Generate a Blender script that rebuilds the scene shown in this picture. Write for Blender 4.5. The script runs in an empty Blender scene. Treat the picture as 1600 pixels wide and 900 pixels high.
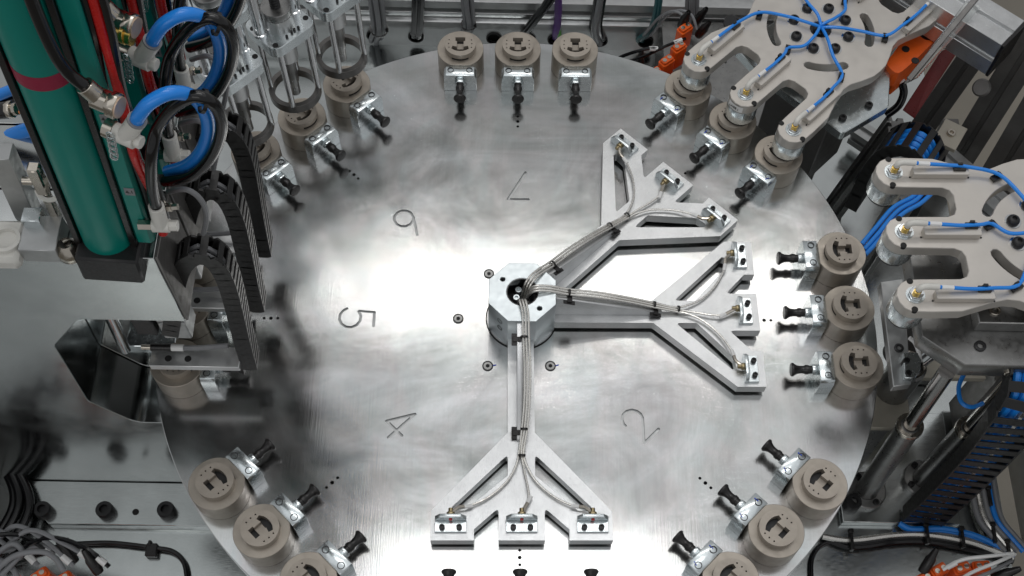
import bpy, bmesh, math, random
from mathutils import Vector, Matrix, Euler
random.seed(7)
sc = bpy.context.scene
COL = sc.collection
PI = math.pi
R = math.radians

# ------------------------------------------------------------------ camera
CF, CX, CY = 1810.744, 821.957, 593.344          # focal length and principal point for a 1600 px wide frame
CLOC = Vector((-0.012546, -0.910648, 1.647413))
CROT = Euler((0.452683, -0.020725, 0.010545), 'XYZ')
cam_d = bpy.data.cameras.new('camera'); cam = bpy.data.objects.new('camera', cam_d); COL.objects.link(cam)
cam.location = CLOC; cam.rotation_euler = CROT
cam_d.sensor_width = 36; cam_d.lens = 36 * CF / 1600
cam_d.shift_x = -(CX - 800) / 1600; cam_d.shift_y = (CY - 450) / 1600
cam_d.clip_start = 0.02; cam_d.clip_end = 60
sc.camera = cam

# ------------------------------------------------------------------ light of the hall, plus an added front fill
world = bpy.data.worlds.new('World'); sc.world = world; world.use_nodes = True
world.node_tree.nodes['Background'].inputs[0].default_value = (0.975, 0.985, 1.0, 1)
world.node_tree.nodes['Background'].inputs[1].default_value = 0.40
def lamp(name, loc, target, sx, sy, power, color=(1, 0.97, 0.93), roll=0):
    d = bpy.data.lights.new(name, 'AREA'); d.shape = 'RECTANGLE'; d.size = sx; d.size_y = sy; d.energy = power; d.color = color
    o = bpy.data.objects.new(name, d); COL.objects.link(o); o.location = loc
    o.rotation_euler = (Vector(loc) - Vector(target)).to_track_quat('Z', 'Y').to_euler()
    return o
HL = 2.4
lamp('ceiling_light_field', (0.1, 0.12, HL), (0.1, 0.12, 0), 3.8, 2.2, 11.5, (0.97, 0.98, 1.0))
lamp('ceiling_strip_lamp', (0.26, 1.46, HL - 0.02), (0.26, 1.46, 0), 2.2, 0.27, 9.0, (1, 0.975, 0.94))
lamp('ceiling_strip_lamp', (0.06, 0.22, HL - 0.02), (0.06, 0.22, 0), 1.0, 0.34, 5.0, (1, 0.985, 0.97))
lamp('front_fill_light', (-0.9, -2.6, 2.1), (-0.3, 0, 0.1), 2.0, 1.0, 7, (1, 0.985, 0.96))  # unseen fill added behind the camera to brighten the front faces
sc.view_settings.view_transform = 'Standard'; sc.view_settings.look = 'None'
sc.view_settings.exposure = 0.0; sc.view_settings.gamma = 1.0

# ------------------------------------------------------------------ helpers
_CM = CROT.to_matrix()
def ray(px, py): return _CM @ Vector(((px - CX) / CF, -(py - CY) / CF, -1))
def at(px, py, z=0.0):
    d = ray(px, py); return CLOC + d * ((z - CLOC.z) / d.z)
def aty(px, py, y):
    d = ray(px, py); return CLOC + d * ((y - CLOC.y) / d.y)
def atx(px, py, x):
    d = ray(px, py); return CLOC + d * ((x - CLOC.x) / d.x)
V = Vector
ZQ = V((0, 0, 1))

class Geo:
    """collects shapes of one part in one bmesh"""
    def __init__(s): s.bm = bmesh.new()
    def box(s, c, size, rot=None):
        m = Matrix.Translation(V(c)) @ (rot.to_4x4() if rot else Matrix.Identity(4)) @ Matrix.Diagonal((*size, 1))
        bmesh.ops.create_cube(s.bm, size=1, matrix=m); return s
    def bar(s, a, b, w, h, up=ZQ):
        """box along a-b, w across, h along up"""
        a, b = V(a), V(b); x = (b - a).normalized(); y = V(up).cross(x).normalized(); z = x.cross(y)
        s.box((a + b) / 2, ((b - a).length, w, h), Matrix((x, y, z)).transposed()); return s
    def cyl(s, a, b, r, r2=None, n=20, caps=True):
        a, b = V(a), V(b); r2 = r if r2 is None else r2
        d = b - a; q = ZQ.rotation_difference(d.normalized()).to_matrix().to_4x4()
        bmesh.ops.create_cone(s.bm, cap_ends=caps, cap_tris=False, segments=n, radius1=r, radius2=r2, depth=d.length,
                              matrix=Matrix.Translation((a + b) / 2) @ q); return s
    def lathe(s, prof, a=(0, 0, 0), axis=(0, 0, 1), n=24):
        """profile of (radius, height) pairs round an axis from a"""
        M = Matrix.Translation(V(a)) @ ZQ.rotation_difference(V(axis).normalized()).to_matrix().to_4x4()
        rows = []
        for r, h in prof:
            if r < 1e-7: rows.append([s.bm.verts.new(M @ V((0, 0, h)))])
            else: rows.append([s.bm.verts.new(M @ V((r * math.cos(2 * PI * i / n), r * math.sin(2 * PI * i / n), h))) for i in range(n)])
        for p, q in zip(rows, rows[1:]):
            for i in range(n):
                j = (i + 1) % n
                f = [p[i % len(p)], p[j % len(p)], q[j % len(q)], q[i % len(q)]]
                f = list(dict.fromkeys(f))
                if len(f) > 2: s.bm.faces.new(f)
        return s
    def prism(s, out, z0, z1, holes=(), M=None):
        """outline with holes, extruded from z0 to z1"""
        M = M or Matrix.Identity(4)
        tmp = bmesh.new(); loops = []
        for lp in [out] + list(holes):
            vs = [tmp.verts.new((x, y, 0)) for x, y in lp]; loops.append(vs)
            for i in range(len(vs)): tmp.edges.new((vs[i], vs[(i + 1) % len(vs)]))
        if holes: bmesh.ops.triangle_fill(tmp, use_beauty=True, use_dissolve=False, edges=tmp.edges[:], normal=(0, 0, 1))
        else: tmp.faces.new(loops[0])
        tmp.verts.index_update()
        top = [s.bm.verts.new(M @ V((v.co.x, v.co.y, z1))) for v in tmp.verts]
        bot = [s.bm.verts.new(M @ V((v.co.x, v.co.y, z0))) for v in tmp.verts]
        for f in tmp.faces:
            ids = [v.index for v in f.verts]
            if f.normal.z < 0: ids.reverse()
            s.bm.faces.new([top[i] for i in ids]); s.bm.faces.new([bot[i] for i in reversed(ids)])
        for vs in loops:
            for i in range(len(vs)):
                a, b = vs[i].index, vs[(i + 1) % len(vs)].index
                s.bm.faces.new((bot[a], bot[b], top[b], top[a]))
        tmp.free(); return s
    def tube(s, pts, r, n=8, sub=5, closed=False, caps=True, r_end=None):
        pts = smooth_path(pts, sub, closed); m = len(pts)
        ring = []; up = None
        for i, p in enumerate(pts):
            t = (pts[(i + 1) % m] - pts[i - 1]) if closed else (pts[min(i + 1, m - 1)] - pts[max(i - 1, 0)])
            t.normalize()
            if up is None:
                up = t.cross(ZQ if abs(t.z) < 0.9 else V((1, 0, 0))).normalized()
            else:
                up = (up - t * up.dot(t)).normalized()
            w = t.cross(up); rr = r if r_end is None else r + (r_end - r) * i / (m - 1)
            ring.append([s.bm.verts.new(p + (up * math.cos(2 * PI * k / n) + w * math.sin(2 * PI * k / n)) * rr) for k in range(n)])
        prs = list(zip(ring, ring[1:])) + ([(ring[-1], ring[0])] if closed else [])
        for a, b in prs:
            for k in range(n): s.bm.faces.new((a[k], a[(k + 1) % n], b[(k + 1) % n], b[k]))
        if caps and not closed:
            s.bm.faces.new(list(reversed(ring[0]))); s.bm.faces.new(ring[-1])
        return s
def smooth_path(pts, sub, closed=False):
    P = [V(p) for p in pts]
    if sub <= 1 or len(P) < 3: return P
    out = []; n = len(P)
    for i in range(n if closed else n - 1):
        if closed: a, b, c, d = P[i - 1], P[i], P[(i + 1) % n], P[(i + 2) % n]
        else: a, b, c, d = P[max(i - 1, 0)], P[i], P[i + 1], P[min(i + 2, n - 1)]
        for k in range(sub):
            t = k / sub
            out.append(0.5 * (2 * b + (c - a) * t + (2 * a - 5 * b + 4 * c - d) * t * t + (3 * b - a - 3 * c + d) * t ** 3))
    if not closed: out.append(P[-1])
    return out
def G(): return Geo()
def mesh_of(g, name, bevel=0.0, ang=38, seg=1):
    bm = g.bm
    bmesh.ops.recalc_face_normals(bm, faces=bm.faces[:])
    if bevel:
        es = [e for e in bm.edges if len(e.link_faces) == 2 and e.calc_face_angle(0) > R(32)]
        bmesh.ops.bevel(bm, geom=es, offset=bevel, segments=seg, profile=0.5, affect='EDGES', clamp_overlap=True)
    me = bpy.data.meshes.new(name); bm.to_mesh(me); bm.free()
    for p in me.polygons: p.use_smooth = True
    me.set_sharp_from_angle(angle=R(ang))
    return me
def O(name, g, mat, parent=None, bevel=0.0, ang=38, world=False, seg=1):
    me = mesh_of(g, name, bevel, ang, seg)
    if world and parent is not None:
        me.transform(parent_matrix(parent).inverted())
    me.materials.append(mat)
    o = bpy.data.objects.new(name, me); COL.objects.link(o); o.parent = parent
    return o
def parent_matrix(o):
    m = Matrix.LocRotScale(o.location, o.rotation_euler, None)
    return parent_matrix(o.parent) @ m if o.parent else m
def T(name, label, cat, loc=(0, 0, 0), rz=0.0, group=None):
    o = bpy.data.objects.new(name, None); COL.objects.link(o); o.empty_display_size = 0.02
    o.location = loc; o.rotation_euler = (0, 0, rz); tag(o, label, cat, group); return o
def tag(o, label, cat, group=None):
    o['label'] = label; o['category'] = cat
    if group: o['group'] = group
    return o
def struct(o): o['kind'] = 'structure'; return o
def copy_tree(o, parent=None):
    c = o.copy(); COL.objects.link(c); c.parent = parent
    for ch in list(o.children): copy_tree(ch, c)
    return c
def inst(name, o, parent=None, loc=None, rot=None):
    c = bpy.data.objects.new(name, o.data if hasattr(o, 'data') else o); COL.objects.link(c); c.parent = parent
    if loc is not None: c.location = loc
    if rot is not None: c.rotation_euler = rot
    return c
def rrect(w, h, r, n=4):
    o = []
    for cx, cy, a0 in ((w/2-r, h/2-r, 0), (-w/2+r, h/2-r, 90), (-w/2+r, -h/2+r, 180), (w/2-r, -h/2+r, 270)):
        for k in range(n + 1):
            a = R(a0 + 90 * k / n); o.append((cx + r * math.cos(a), cy + r * math.sin(a)))
    return o
def circ(cx, cy, r, n=16): return [(cx + r * math.cos(2*PI*i/n), cy + r * math.sin(2*PI*i/n)) for i in range(n)]
def arcslot(r, a0, a1, hw, cx=0, cy=0, n=8):
    o = []
    for i in range(n + 1):
        a = a0 + (a1 - a0) * i / n; o.append((cx + (r + hw) * math.cos(a), cy + (r + hw) * math.sin(a)))
    for k in range(1, 4):
        t = a1 + PI * k / 4; o.append((cx + r * math.cos(a1) + hw * math.cos(t), cy + r * math.sin(a1) + hw * math.sin(t)))
    for i in range(n + 1):
        a = a1 + (a0 - a1) * i / n; o.append((cx + (r - hw) * math.cos(a), cy + (r - hw) * math.sin(a)))
    for k in range(1, 4):
        t = a0 + PI + PI * k / 4; o.append((cx + r * math.cos(a0) + hw * math.cos(t), cy + r * math.sin(a0) + hw * math.sin(t)))
    return o
def fillet(pts, rad, n=4):
    """round the corners of a polygon; rad is one number or a list"""
    out = []; m = len(pts)
    for i, p in enumerate(pts):
        r = rad[i] if isinstance(rad, (list, tuple)) else rad
        p = V((*p, 0)); a = V((*pts[i - 1], 0)); b = V((*pts[(i + 1) % m], 0))
        if r <= 0: out.append((p.x, p.y)); continue
        u = (a - p).normalized(); v = (b - p).normalized(); h = u.angle(v) / 2
        d = min(r / max(math.tan(h), 1e-3), 0.48 * (a - p).length, 0.48 * (b - p).length)
        for k in range(n + 1):
            t = k / n; q = (p + u * d) * (1 - t) ** 2 + p * 2 * t * (1 - t) + (p + v * d) * t * t
            out.append((q.x, q.y))
    return out

# ------------------------------------------------------------------ materials
def mat(name, col, metal=0.0, rough=0.5, var=0.08, scale=60.0, rvar=0.1, bump=0.0, brush=None, spec=0.5, coat=0.0, trans=0.0, alpha=1.0, vary=0.0):
    m = bpy.data.materials.new(name); m.use_nodes = True; nt = m.node_tree; N = nt.nodes; L = nt.links
    b = N['Principled BSDF']
    b.inputs['Metallic'].default_value = metal; b.inputs['Specular IOR Level'].default_value = spec
    b.inputs['Coat Weight'].default_value = coat; b.inputs['Coat Roughness'].default_value = 0.15
    b.inputs['Transmission Weight'].default_value = trans; b.inputs['Alpha'].default_value = alpha
    tc = N.new('ShaderNodeTexCoord'); mp = N.new('ShaderNodeMapping'); L.new(tc.outputs['Object'], mp.inputs[0])
    if brush: mp.inputs['Scale'].default_value = brush
    n1 = N.new('ShaderNodeTexNoise'); n1.inputs['Scale'].default_value = scale; n1.inputs['Detail'].default_value = 5
    L.new(tc.outputs['Object'], n1.inputs['Vector'])
    n2 = N.new('ShaderNodeTexNoise'); n2.inputs['Scale'].default_value = scale * (1 if brush else 3); n2.inputs['Detail'].default_value = 6
    L.new(mp.outputs[0], n2.inputs['Vector'])
    mr = N.new('ShaderNodeMapRange'); L.new(n1.outputs[0], mr.inputs[0])
    mr.inputs[1].default_value = 0.3; mr.inputs[2].default_value = 0.7; mr.inputs[3].default_value = 1 - var; mr.inputs[4].default_value = 1 + var
    mx = N.new('ShaderNodeVectorMath'); mx.operation = 'SCALE'; mx.inputs[0].default_value = col[:3]
    if vary:      # each piece a little lighter or darker, and its own stains
        oi = N.new('ShaderNodeObjectInfo'); vr = N.new('ShaderNodeMapRange'); L.new(oi.outputs['Random'], vr.inputs[0]); vr.inputs[3].default_value = 1 - vary; vr.inputs[4].default_value = 1 + vary
        mm = N.new('ShaderNodeMath'); mm.operation = 'MULTIPLY'; L.new(vr.outputs[0], mm.inputs[0]); L.new(mr.outputs[0], mm.inputs[1]); L.new(mm.outputs[0], mx.inputs['Scale'])
        n1.noise_dimensions = '4D'; sc_ = N.new('ShaderNodeMath'); sc_.operation = 'MULTIPLY'; sc_.inputs[1].default_value = 40; L.new(oi.outputs['Random'], sc_.inputs[0]); L.new(sc_.outputs[0], n1.inputs['W'])
    else: L.new(mr.outputs[0], mx.inputs['Scale'])
    L.new(mx.outputs[0], b.inputs['Base Color'])
    rr = N.new('ShaderNodeMapRange'); L.new(n2.outputs[0], rr.inputs[0])
    rr.inputs[1].default_value = 0.3; rr.inputs[2].default_value = 0.7; rr.inputs[3].default_value = max(0.02, rough - rvar); rr.inputs[4].default_value = rough + rvar
    L.new(rr.outputs[0], b.inputs['Roughness'])
    if bump:
        bp = N.new('ShaderNodeBump'); bp.inputs['Strength'].default_value = bump; bp.inputs['Distance'].default_value = 0.0006
        L.new(n2.outputs[0], bp.inputs['Height']); L.new(bp.outputs[0], b.inputs['Normal'])
    return m
M = {}
M['alu'] = mat('milled_aluminium', (0.60, 0.61, 0.615), 0.95, 0.33, 0.09, 24, 0.09, 0.22, (4, 260, 260))
M['alu_satin'] = mat('satin_aluminium', (0.66, 0.67, 0.67), 0.9, 0.38, 0.06, 30, 0.08, 0.06)
M['alu_dull'] = mat('dull_aluminium', (0.42, 0.43, 0.43), 0.8, 0.42, 0.10, 30, 0.1, 0.05)
M['hub'] = mat('hub_aluminium', (0.60, 0.65, 0.67), 0.95, 0.35, 0.05, 40, 0.05, 0.05)
M['zinc'] = mat('bright_zinc_steel', (0.66, 0.71, 0.725), 0.95, 0.22, 0.09, 50, 0.08, 0.06, vary=0.06)
M['chrome'] = mat('polished_shaft_steel', (0.68, 0.69, 0.70), 1.0, 0.12, 0.04, 60, 0.04)
M['darksteel'] = mat('dark_brushed_steel', (0.27, 0.27, 0.265), 0.9, 0.33, 0.12, 40, 0.08, 0.05)
M['shaft'] = mat('dark_polished_shaft', (0.33, 0.32, 0.31), 1.0, 0.16, 0.05, 60, 0.05)
M['ring'] = mat('dark_clamp_ring', (0.13, 0.125, 0.12), 0.8, 0.35, 0.1, 40, 0.06)
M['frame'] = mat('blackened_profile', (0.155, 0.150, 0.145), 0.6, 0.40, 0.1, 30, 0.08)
M['polish'] = mat('polished_steel_sheet', (0.52, 0.54, 0.535), 1.0, 0.17, 0.08, 9, 0.05, 0.03)
M['floor'] = mat('ground_steel_plate', (0.60, 0.63, 0.625), 1.0, 0.19, 0.10, 12, 0.08, 0.04, (6, 120, 6))
M['nest'] = mat('bronze_grey_anodised', (0.365, 0.328, 0.282), 0.70, 0.38, 0.12, 35, 0.10, 0.05, vary=0.09)
M['nest_disc'] = mat('tan_grey_anodised', (0.345, 0.308, 0.264), 0.45, 0.44, 0.12, 45, 0.08, 0.04, vary=0.09)
M['black'] = mat('black_plastic', (0.009, 0.008, 0.008), 0.0, 0.30, 0.1, 60, 0.05)
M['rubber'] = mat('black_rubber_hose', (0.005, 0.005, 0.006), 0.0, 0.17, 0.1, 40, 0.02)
M['oxide'] = mat('black_oxide_screw', (0.020, 0.020, 0.021), 0.3, 0.42, 0.1, 100, 0.08)
M['chain'] = mat('black_chain_plastic', (0.010, 0.010, 0.010), 0.0, 0.42, 0.12, 60, 0.08)
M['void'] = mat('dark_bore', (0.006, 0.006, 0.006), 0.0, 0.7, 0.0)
M['teal'] = mat('teal_gloss_paint', (0.000, 0.185, 0.148), 0.0, 0.34, 0.04, 20, 0.04, spec=0.35)
M['pink'] = mat('crimson_tape', (0.24, 0.004, 0.035), 0.0, 0.4, 0.04)
M['red'] = mat('red_hose', (0.48, 0.010, 0.008), 0.0, 0.28, 0.06)
M['redpaint'] = mat('dark_red_paint', (0.17, 0.010, 0.010), 0.0, 0.35, 0.06)
M['blue'] = mat('blue_hose', (0.016, 0.235, 0.76), 0.0, 0.25, 0.03, 20, 0.02)
M['bluemark'] = mat('blue_marker_paint', (0.01, 0.06, 0.5), 0.0, 0.5, 0.05)
M['white'] = mat('white_fitting_plastic', (0.62, 0.61, 0.57), 0.0, 0.35, 0.05)
M['tag'] = mat('white_tag', (0.75, 0.75, 0.74), 0.0, 0.5, 0.03)
M['grey'] = mat('grey_cable', (0.21, 0.215, 0.225), 0.0, 0.42, 0.06)
M['armour'] = mat('sensor_cable_sheath', (0.70, 0.685, 0.65), 0.85, 0.27, 0.05)
M['orange'] = mat('orange_plastic', (0.78, 0.115, 0.010), 0.0, 0.38, 0.06)
M['brass'] = mat('brass', (0.60, 0.42, 0.12), 1.0, 0.25, 0.1)
M['bronze'] = mat('bronze_nut', (0.33, 0.27, 0.16), 1.0, 0.3, 0.1)
M['nickel'] = mat('nickel_fitting', (0.52, 0.48, 0.42), 1.0, 0.2, 0.06)
M['copper'] = mat('copper_face', (0.66, 0.50, 0.38), 0.7, 0.45, 0.06)
M['purple'] = mat('purple_cable', (0.10, 0.025, 0.22), 0.0, 0.4, 0.05)
M['green'] = mat('green_cable', (0.10, 0.42, 0.05), 0.0, 0.4, 0.05)
M['petrol'] = mat('petrol_cable', (0.015, 0.10, 0.11), 0.0, 0.4, 0.05)
M['plate'] = mat('warm_anodised_plate', (0.55, 0.52, 0.48), 0.55, 0.37, 0.06, 16, 0.08, 0.05)
M['putty'] = mat('putty_bracket', (0.40, 0.375, 0.315), 0.1, 0.5, 0.05)
M['led'] = mat('orange_led', (0.9, 0.25, 0.02), 0.0, 0.4, 0.0)
M['yellow'] = mat('yellow_tag', (0.45, 0.55, 0.02), 0.0, 0.5, 0.03)
M['clear'] = mat('clear_acrylic', (0.92, 0.94, 0.93), 0.0, 0.06, 0.0, 30, 0.02, trans=0.92)

def table_material():
    m = bpy.data.materials.new('milled_table_aluminium'); m.use_nodes = True; nt = m.node_tree; N = nt.nodes; L = nt.links
    b = N['Principled BSDF']; b.inputs['Metallic'].default_value = 1.0
    tc = N.new('ShaderNodeTexCoord')
    def noise(scale, detail=6, rough=0.55, stretch=None, dist=0.0):
        n = N.new('ShaderNodeTexNoise'); n.inputs['Scale'].default_value = scale; n.inputs['Detail'].default_value = detail
        n.inputs['Roughness'].default_value = rough; n.inputs['Distortion'].default_value = dist
        if stretch:
            mp = N.new('ShaderNodeMapping'); mp.inputs['Scale'].default_value = stretch; L.new(tc.outputs['Object'], mp.inputs[0]); L.new(mp.outputs[0], n.inputs['Vector'])
        else: L.new(tc.outputs['Object'], n.inputs['Vector'])
        return n.outputs[0]
    def rng(x, a, b_, c, d):
        r = N.new('ShaderNodeMapRange'); r.inputs[1].default_value = a; r.inputs[2].default_value = b_; r.inputs[3].default_value = c; r.inputs[4].default_value = d
        L.new(x, r.inputs[0]); return r.outputs[0]
    def op(o, x, y):
        k = N.new('ShaderNodeMath'); k.operation = o
        for i, q in enumerate((x, y)):
            if isinstance(q, (int, float)): k.inputs[i].default_value = q
            else: L.new(q, k.inputs[i])
        return k.outputs[0]
    cloud = noise(5.5, 7, 0.6, None, 0.8); smear = noise(3.0, 6, 0.6, (1.0, 2.4, 1), 1.5); brush = noise(60, 3, 0.5, (9, 0.16, 1)); fine = noise(900, 2)
    scr = noise(14, 2, 0.5, (1, 6, 1), 2.5); scr2 = noise(11, 2, 0.5, (5, 1.3, 1), 3.0)
    line = op('ADD', rng(op('ABSOLUTE', op('SUBTRACT', scr, 0.5), 0), 0.0, 0.0035, 1, 0), rng(op('ABSOLUTE', op('SUBTRACT', scr2, 0.52), 0), 0.0, 0.003, 1, 0))
    gate = rng(noise(4.0, 3), 0.52, 0.66, 0, 0.8)
    line = op('MULTIPLY', line, gate)
    speck = op('MULTIPLY', rng(noise(300, 1), 0.745, 0.78, 0, 0.6), rng(noise(6.0, 2), 0.5, 0.6, 0, 1))
    val = op('ADD', rng(cloud, 0.32, 0.68, 0.43, 0.65), rng(smear, 0.32, 0.68, -0.085, 0.05))
    val = op('ADD', val, op('MULTIPLY', op('ADD', line, speck), 0.20)); val = op('ADD', val, rng(brush, 0.25, 0.75, -0.016, 0.016))
    cm = N.new('ShaderNodeCombineColor'); tint = rng(noise(7.0, 5, 0.6, (1.6, 1, 1), 1.0), 0.38, 0.62, 0.955, 1.02); L.new(op('MULTIPLY', val, tint), cm.inputs[0]); L.new(val, cm.inputs[1]); L.new(op('MULTIPLY', val, rng(smear, 0.3, 0.7, 0.965, 1.02)), cm.inputs[2])
    L.new(cm.outputs[0], b.inputs['Base Color'])
    ro = op('ADD', rng(cloud, 0.3, 0.7, 0.135, 0.205), rng(smear, 0.35, 0.65, -0.02, 0.035)); ro = op('ADD', ro, op('MULTIPLY', op('ADD', line, speck), 0.12))
    L.new(ro, b.inputs['Roughness'])
    h = op('ADD', op('MULTIPLY', brush, 1.0), op('MULTIPLY', fine, 0.25)); h = op('ADD', h, op('MULTIPLY', op('ADD', line, speck), 0.8))
    bp = N.new('ShaderNodeBump'); bp.inputs['Strength'].default_value = 0.075; bp.inputs['Distance'].default_value = 0.0008
    L.new(h, bp.inputs['Height']); L.new(bp.outputs[0], b.inputs['Normal'])
    return m
M['table'] = table_material()

# ------------------------------------------------------------------ rotary table
ROT = R(0.994)
def station(k, r, t, z=0.0):
    a = R(k) + ROT; return V((r * math.cos(a) - t * math.sin(a), r * math.sin(a) + t * math.cos(a), z))
DIG = {  # strokes in a box 0.62 wide, 1 high
 '7': [[(0, 1), (.62, 1), (.08, 0)]],
 '6': [[(.02 + .29 + .29 * math.cos(a), .29 + .29 * math.sin(a)) for a in [R(150 - 30 * i) for i in range(12)]] + [(.08, .48), (.42, 1)]],
 '5': [[(.55, 1), (.1, 1), (.06, .56)] + [(.28 + .32 * math.cos(R(a)), .31 + .31 * math.sin(R(a))) for a in (130, 100, 70, 40, 10, -20, -50, -80, -110, -140, -160)]],
 '4': [[(.40, 0), (.40, 1)], [(.40, 1), (0, .30)], [(0, .30), (.62, .30)]],
 '2': [[(.02, .72)] + [(.30 + .29 * math.cos(R(a)), .71 + .29 * math.sin(R(a))) for a in (165, 135, 105, 75, 45, 15, -10, -35)] + [(.0, .0), (.60, .0)]],
 '3': [[(.05, .85), (.2, 1), (.4, 1), (.55, .8), (.45, .58), (.25, .53), (.45, .48), (.6, .28), (.45, .02), (.2, 0), (.02, .16)]],
 '1': [[(.15, .75), (.4, 1), (.4, 0)]],
 '8': [[(.31 + .22 * math.cos(R(a)), .76 + .23 * math.sin(R(a))) for a in range(-90, 275, 30)], [(.31 + .29 * math.cos(R(a)), .27 + .27 * math.sin(R(a))) for a in range(90, 455, 30)]]}
table = T('rotary_table', 'large round milled aluminium indexing table engraved with station numbers', 'table', (0, 0, 0))
g = G().cyl((0, 0, -0.022), (0, 0, 0), 0.5815, n=256); disc = O('disc', g, M['table'], table, 0.0012)
NJ = [0]
def digit(ch, k, rc):
    cut = G()
    # upright for a person standing outside the table: top of the digit towards the hub
    hh = 0.056
    for st in DIG[ch]:
        pts = []
        for x, y in st:
            u = (x - 0.31) * hh; v = (y - 0.5) * hh
            pts.append(station(k, rc - v, u, 0.0))
        for i, (u, v) in enumerate(zip(pts, pts[1:])):
            NJ[0] += 1; e = 0.00003 * (NJ[0] % 17); cut.bar(u, v, 0.0045 + e * .5, 0.0064 + e)
        for i, q in enumerate(pts): NJ[0] += 1; e = 0.00003 * (NJ[0] % 19); cut.cyl(q - ZQ * (0.00335 + e), q + ZQ * (0.0036 + e), 0.00231 + e * .2, n=11)
    return cut
cuts = [digit(ch, k, 0.262) for ch, k in (('7', 90), ('6', 135), ('5', 180), ('4', 225), ('2', 315), ('3', 270), ('1', 0), ('8', 45))]
cut2 = G()
for k in range(0, 360, 45):
    for i, rr in ((-1, 0.0024), (0, 0.0030), (1, 0.0024)):
        p = station(k, 0.40 + i * 0.011, 0); cut2.cyl((p.x, p.y, -0.010), (p.x, p.y, 0.01), rr, n=12)
for cc, nm in [(c, f'd{i}') for i, c in enumerate(cuts)] + [(cut2, 'c2')]:
    me = mesh_of(cc, nm); me.materials.append(M['alu_dull'] if nm != 'c2' else M['void']); co = bpy.data.objects.new(nm, me); COL.objects.link(co)
    md = disc.modifiers.new(nm, 'BOOLEAN'); md.operation = 'DIFFERENCE'; md.object = co; md.solver = 'EXACT'; md.use_self = True; md.material_mode = 'TRANSFER'
dg = bpy.context.evaluated_depsgraph_get(); nm_ = bpy.data.meshes.new_from_object(disc.evaluated_get(dg))
disc.modifiers.clear(); disc.data = nm_
for p in nm_.polygons: p.use_smooth = True
nm_.set_sharp_from_angle(angle=R(30))
for nm in [f'd{i}' for i in range(8)] + ['c2']: bpy.data.objects.remove(bpy.data.objects[nm])
# flush socket screws round the hub, three of them marked with blue paint
def socket_screw(parent, name, loc, r, h, axis=(0, 0, 1), m='oxide', n=18, proto={}):
    key = (round(r, 5), round(h, 5), m)
    if key not in proto:
        g = G().lathe([(r, 0), (r, h * .82), (r * .9, h), (r * .52, h), (r * .50, h - r * .5), (0, h - r * .5)], n=n)
        me = mesh_of(g, 'screw'); me.materials.append(M[m]); proto[key] = me
    c = bpy.data.objects.new(name, proto[key]); COL.objects.link(c); c.parent = parent; c.location = loc
    c.rotation_euler = ZQ.rotation_difference(V(axis).normalized()).to_euler(); return c
for i, (px, py) in enumerate(((764, 428), (716, 498), (762, 572), (860, 572))):
    p = at(px, py, 0.0); ring = O('screw_seat', G().lathe([(0.0086, 0.0002), (0.0086, 0.0016), (0.0074, 0.0016), (0.0066, 0.0002)], n=24), M['oxide'], table); ring.location = p
    O('screw', G().cyl(p, p + V((0, 0, 0.0011)), 0.0067, n=20), M['darksteel'], table)
    O('socket', G().cyl(p + V((0, 0, 0.0009)), p + V((0, 0, 0.0015)), 0.0034, n=6), M['void'], table)
    if i >= 2: O('paint_mark', G().box(p + V((0.0095, 0.0012, 0.0006)), (0.008, 0.0014, 0.0008), Matrix.Rotation(0.3, 3, 'Z')), M['bluemark'], table)

# ------------------------------------------------------------------ hub
HUB = V((0.0045, 0.002, 0))
hub = T('center_hub', 'bright octagonal aluminium hub post at the middle of the table', 'hub', HUB)
af = 0.0525
oct_ = [(af / math.cos(PI/8) * math.cos(PI/8 + i * PI/4), af / math.cos(PI/8) * math.sin(PI/8 + i * PI/4)) for i in range(8)]
small = [(x, y) for x, y in ((-0.031, 0.022), (0.027, -0.029))]
O('post', G().prism(oct_, 0.0, 0.085, [circ(0, 0.0, 0.0248, 28)] + [circ(x, y, 0.0040, 12) for x, y in small]), M['hub'], hub, 0.0007)
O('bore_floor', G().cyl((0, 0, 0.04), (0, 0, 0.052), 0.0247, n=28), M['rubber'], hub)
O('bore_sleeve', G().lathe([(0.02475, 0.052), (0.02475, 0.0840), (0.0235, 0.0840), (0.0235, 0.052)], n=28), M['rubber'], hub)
for x, y in ((-0.006, 0.015), (-0.009, 0.001)): socket_screw(hub, 'bore_screw', (x, y, 0.052), 0.0055, 0.014, m='hub')
for x, y in small: O('dowel_hole', G().cyl((x, y, 0.07), (x, y, 0.078), 0.0039, n=12), M['void'], hub)
for a in (PI * 1.25, PI * 1.75):
    d = V((math.cos(a), math.sin(a), 0)); t = V((-d.y, d.x, 0))
    for z in (0.062, 0.040):
        if a < 5: O('side_hole', G().lathe([(0.0052, 0), (0.0052, 0.0004), (0.0045, 0.0004), (0.0043, -0.003), (0, -0.003)], d * (af + .0001) + V((0, 0, z)) + t * 0.004, d, 16), M['void'], hub)
O('base_ring', G().lathe([(0.058, 0.0003), (0.058, 0.0012), (0.0562, 0.0012), (0.0562, 0.0003)], n=64), M['void'], hub)
O('base_collar', G().lathe([(0.0555, 0.0003), (0.0555, 0.0025), (0.045, 0.0025)], n=64), M['alu'], hub)

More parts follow.
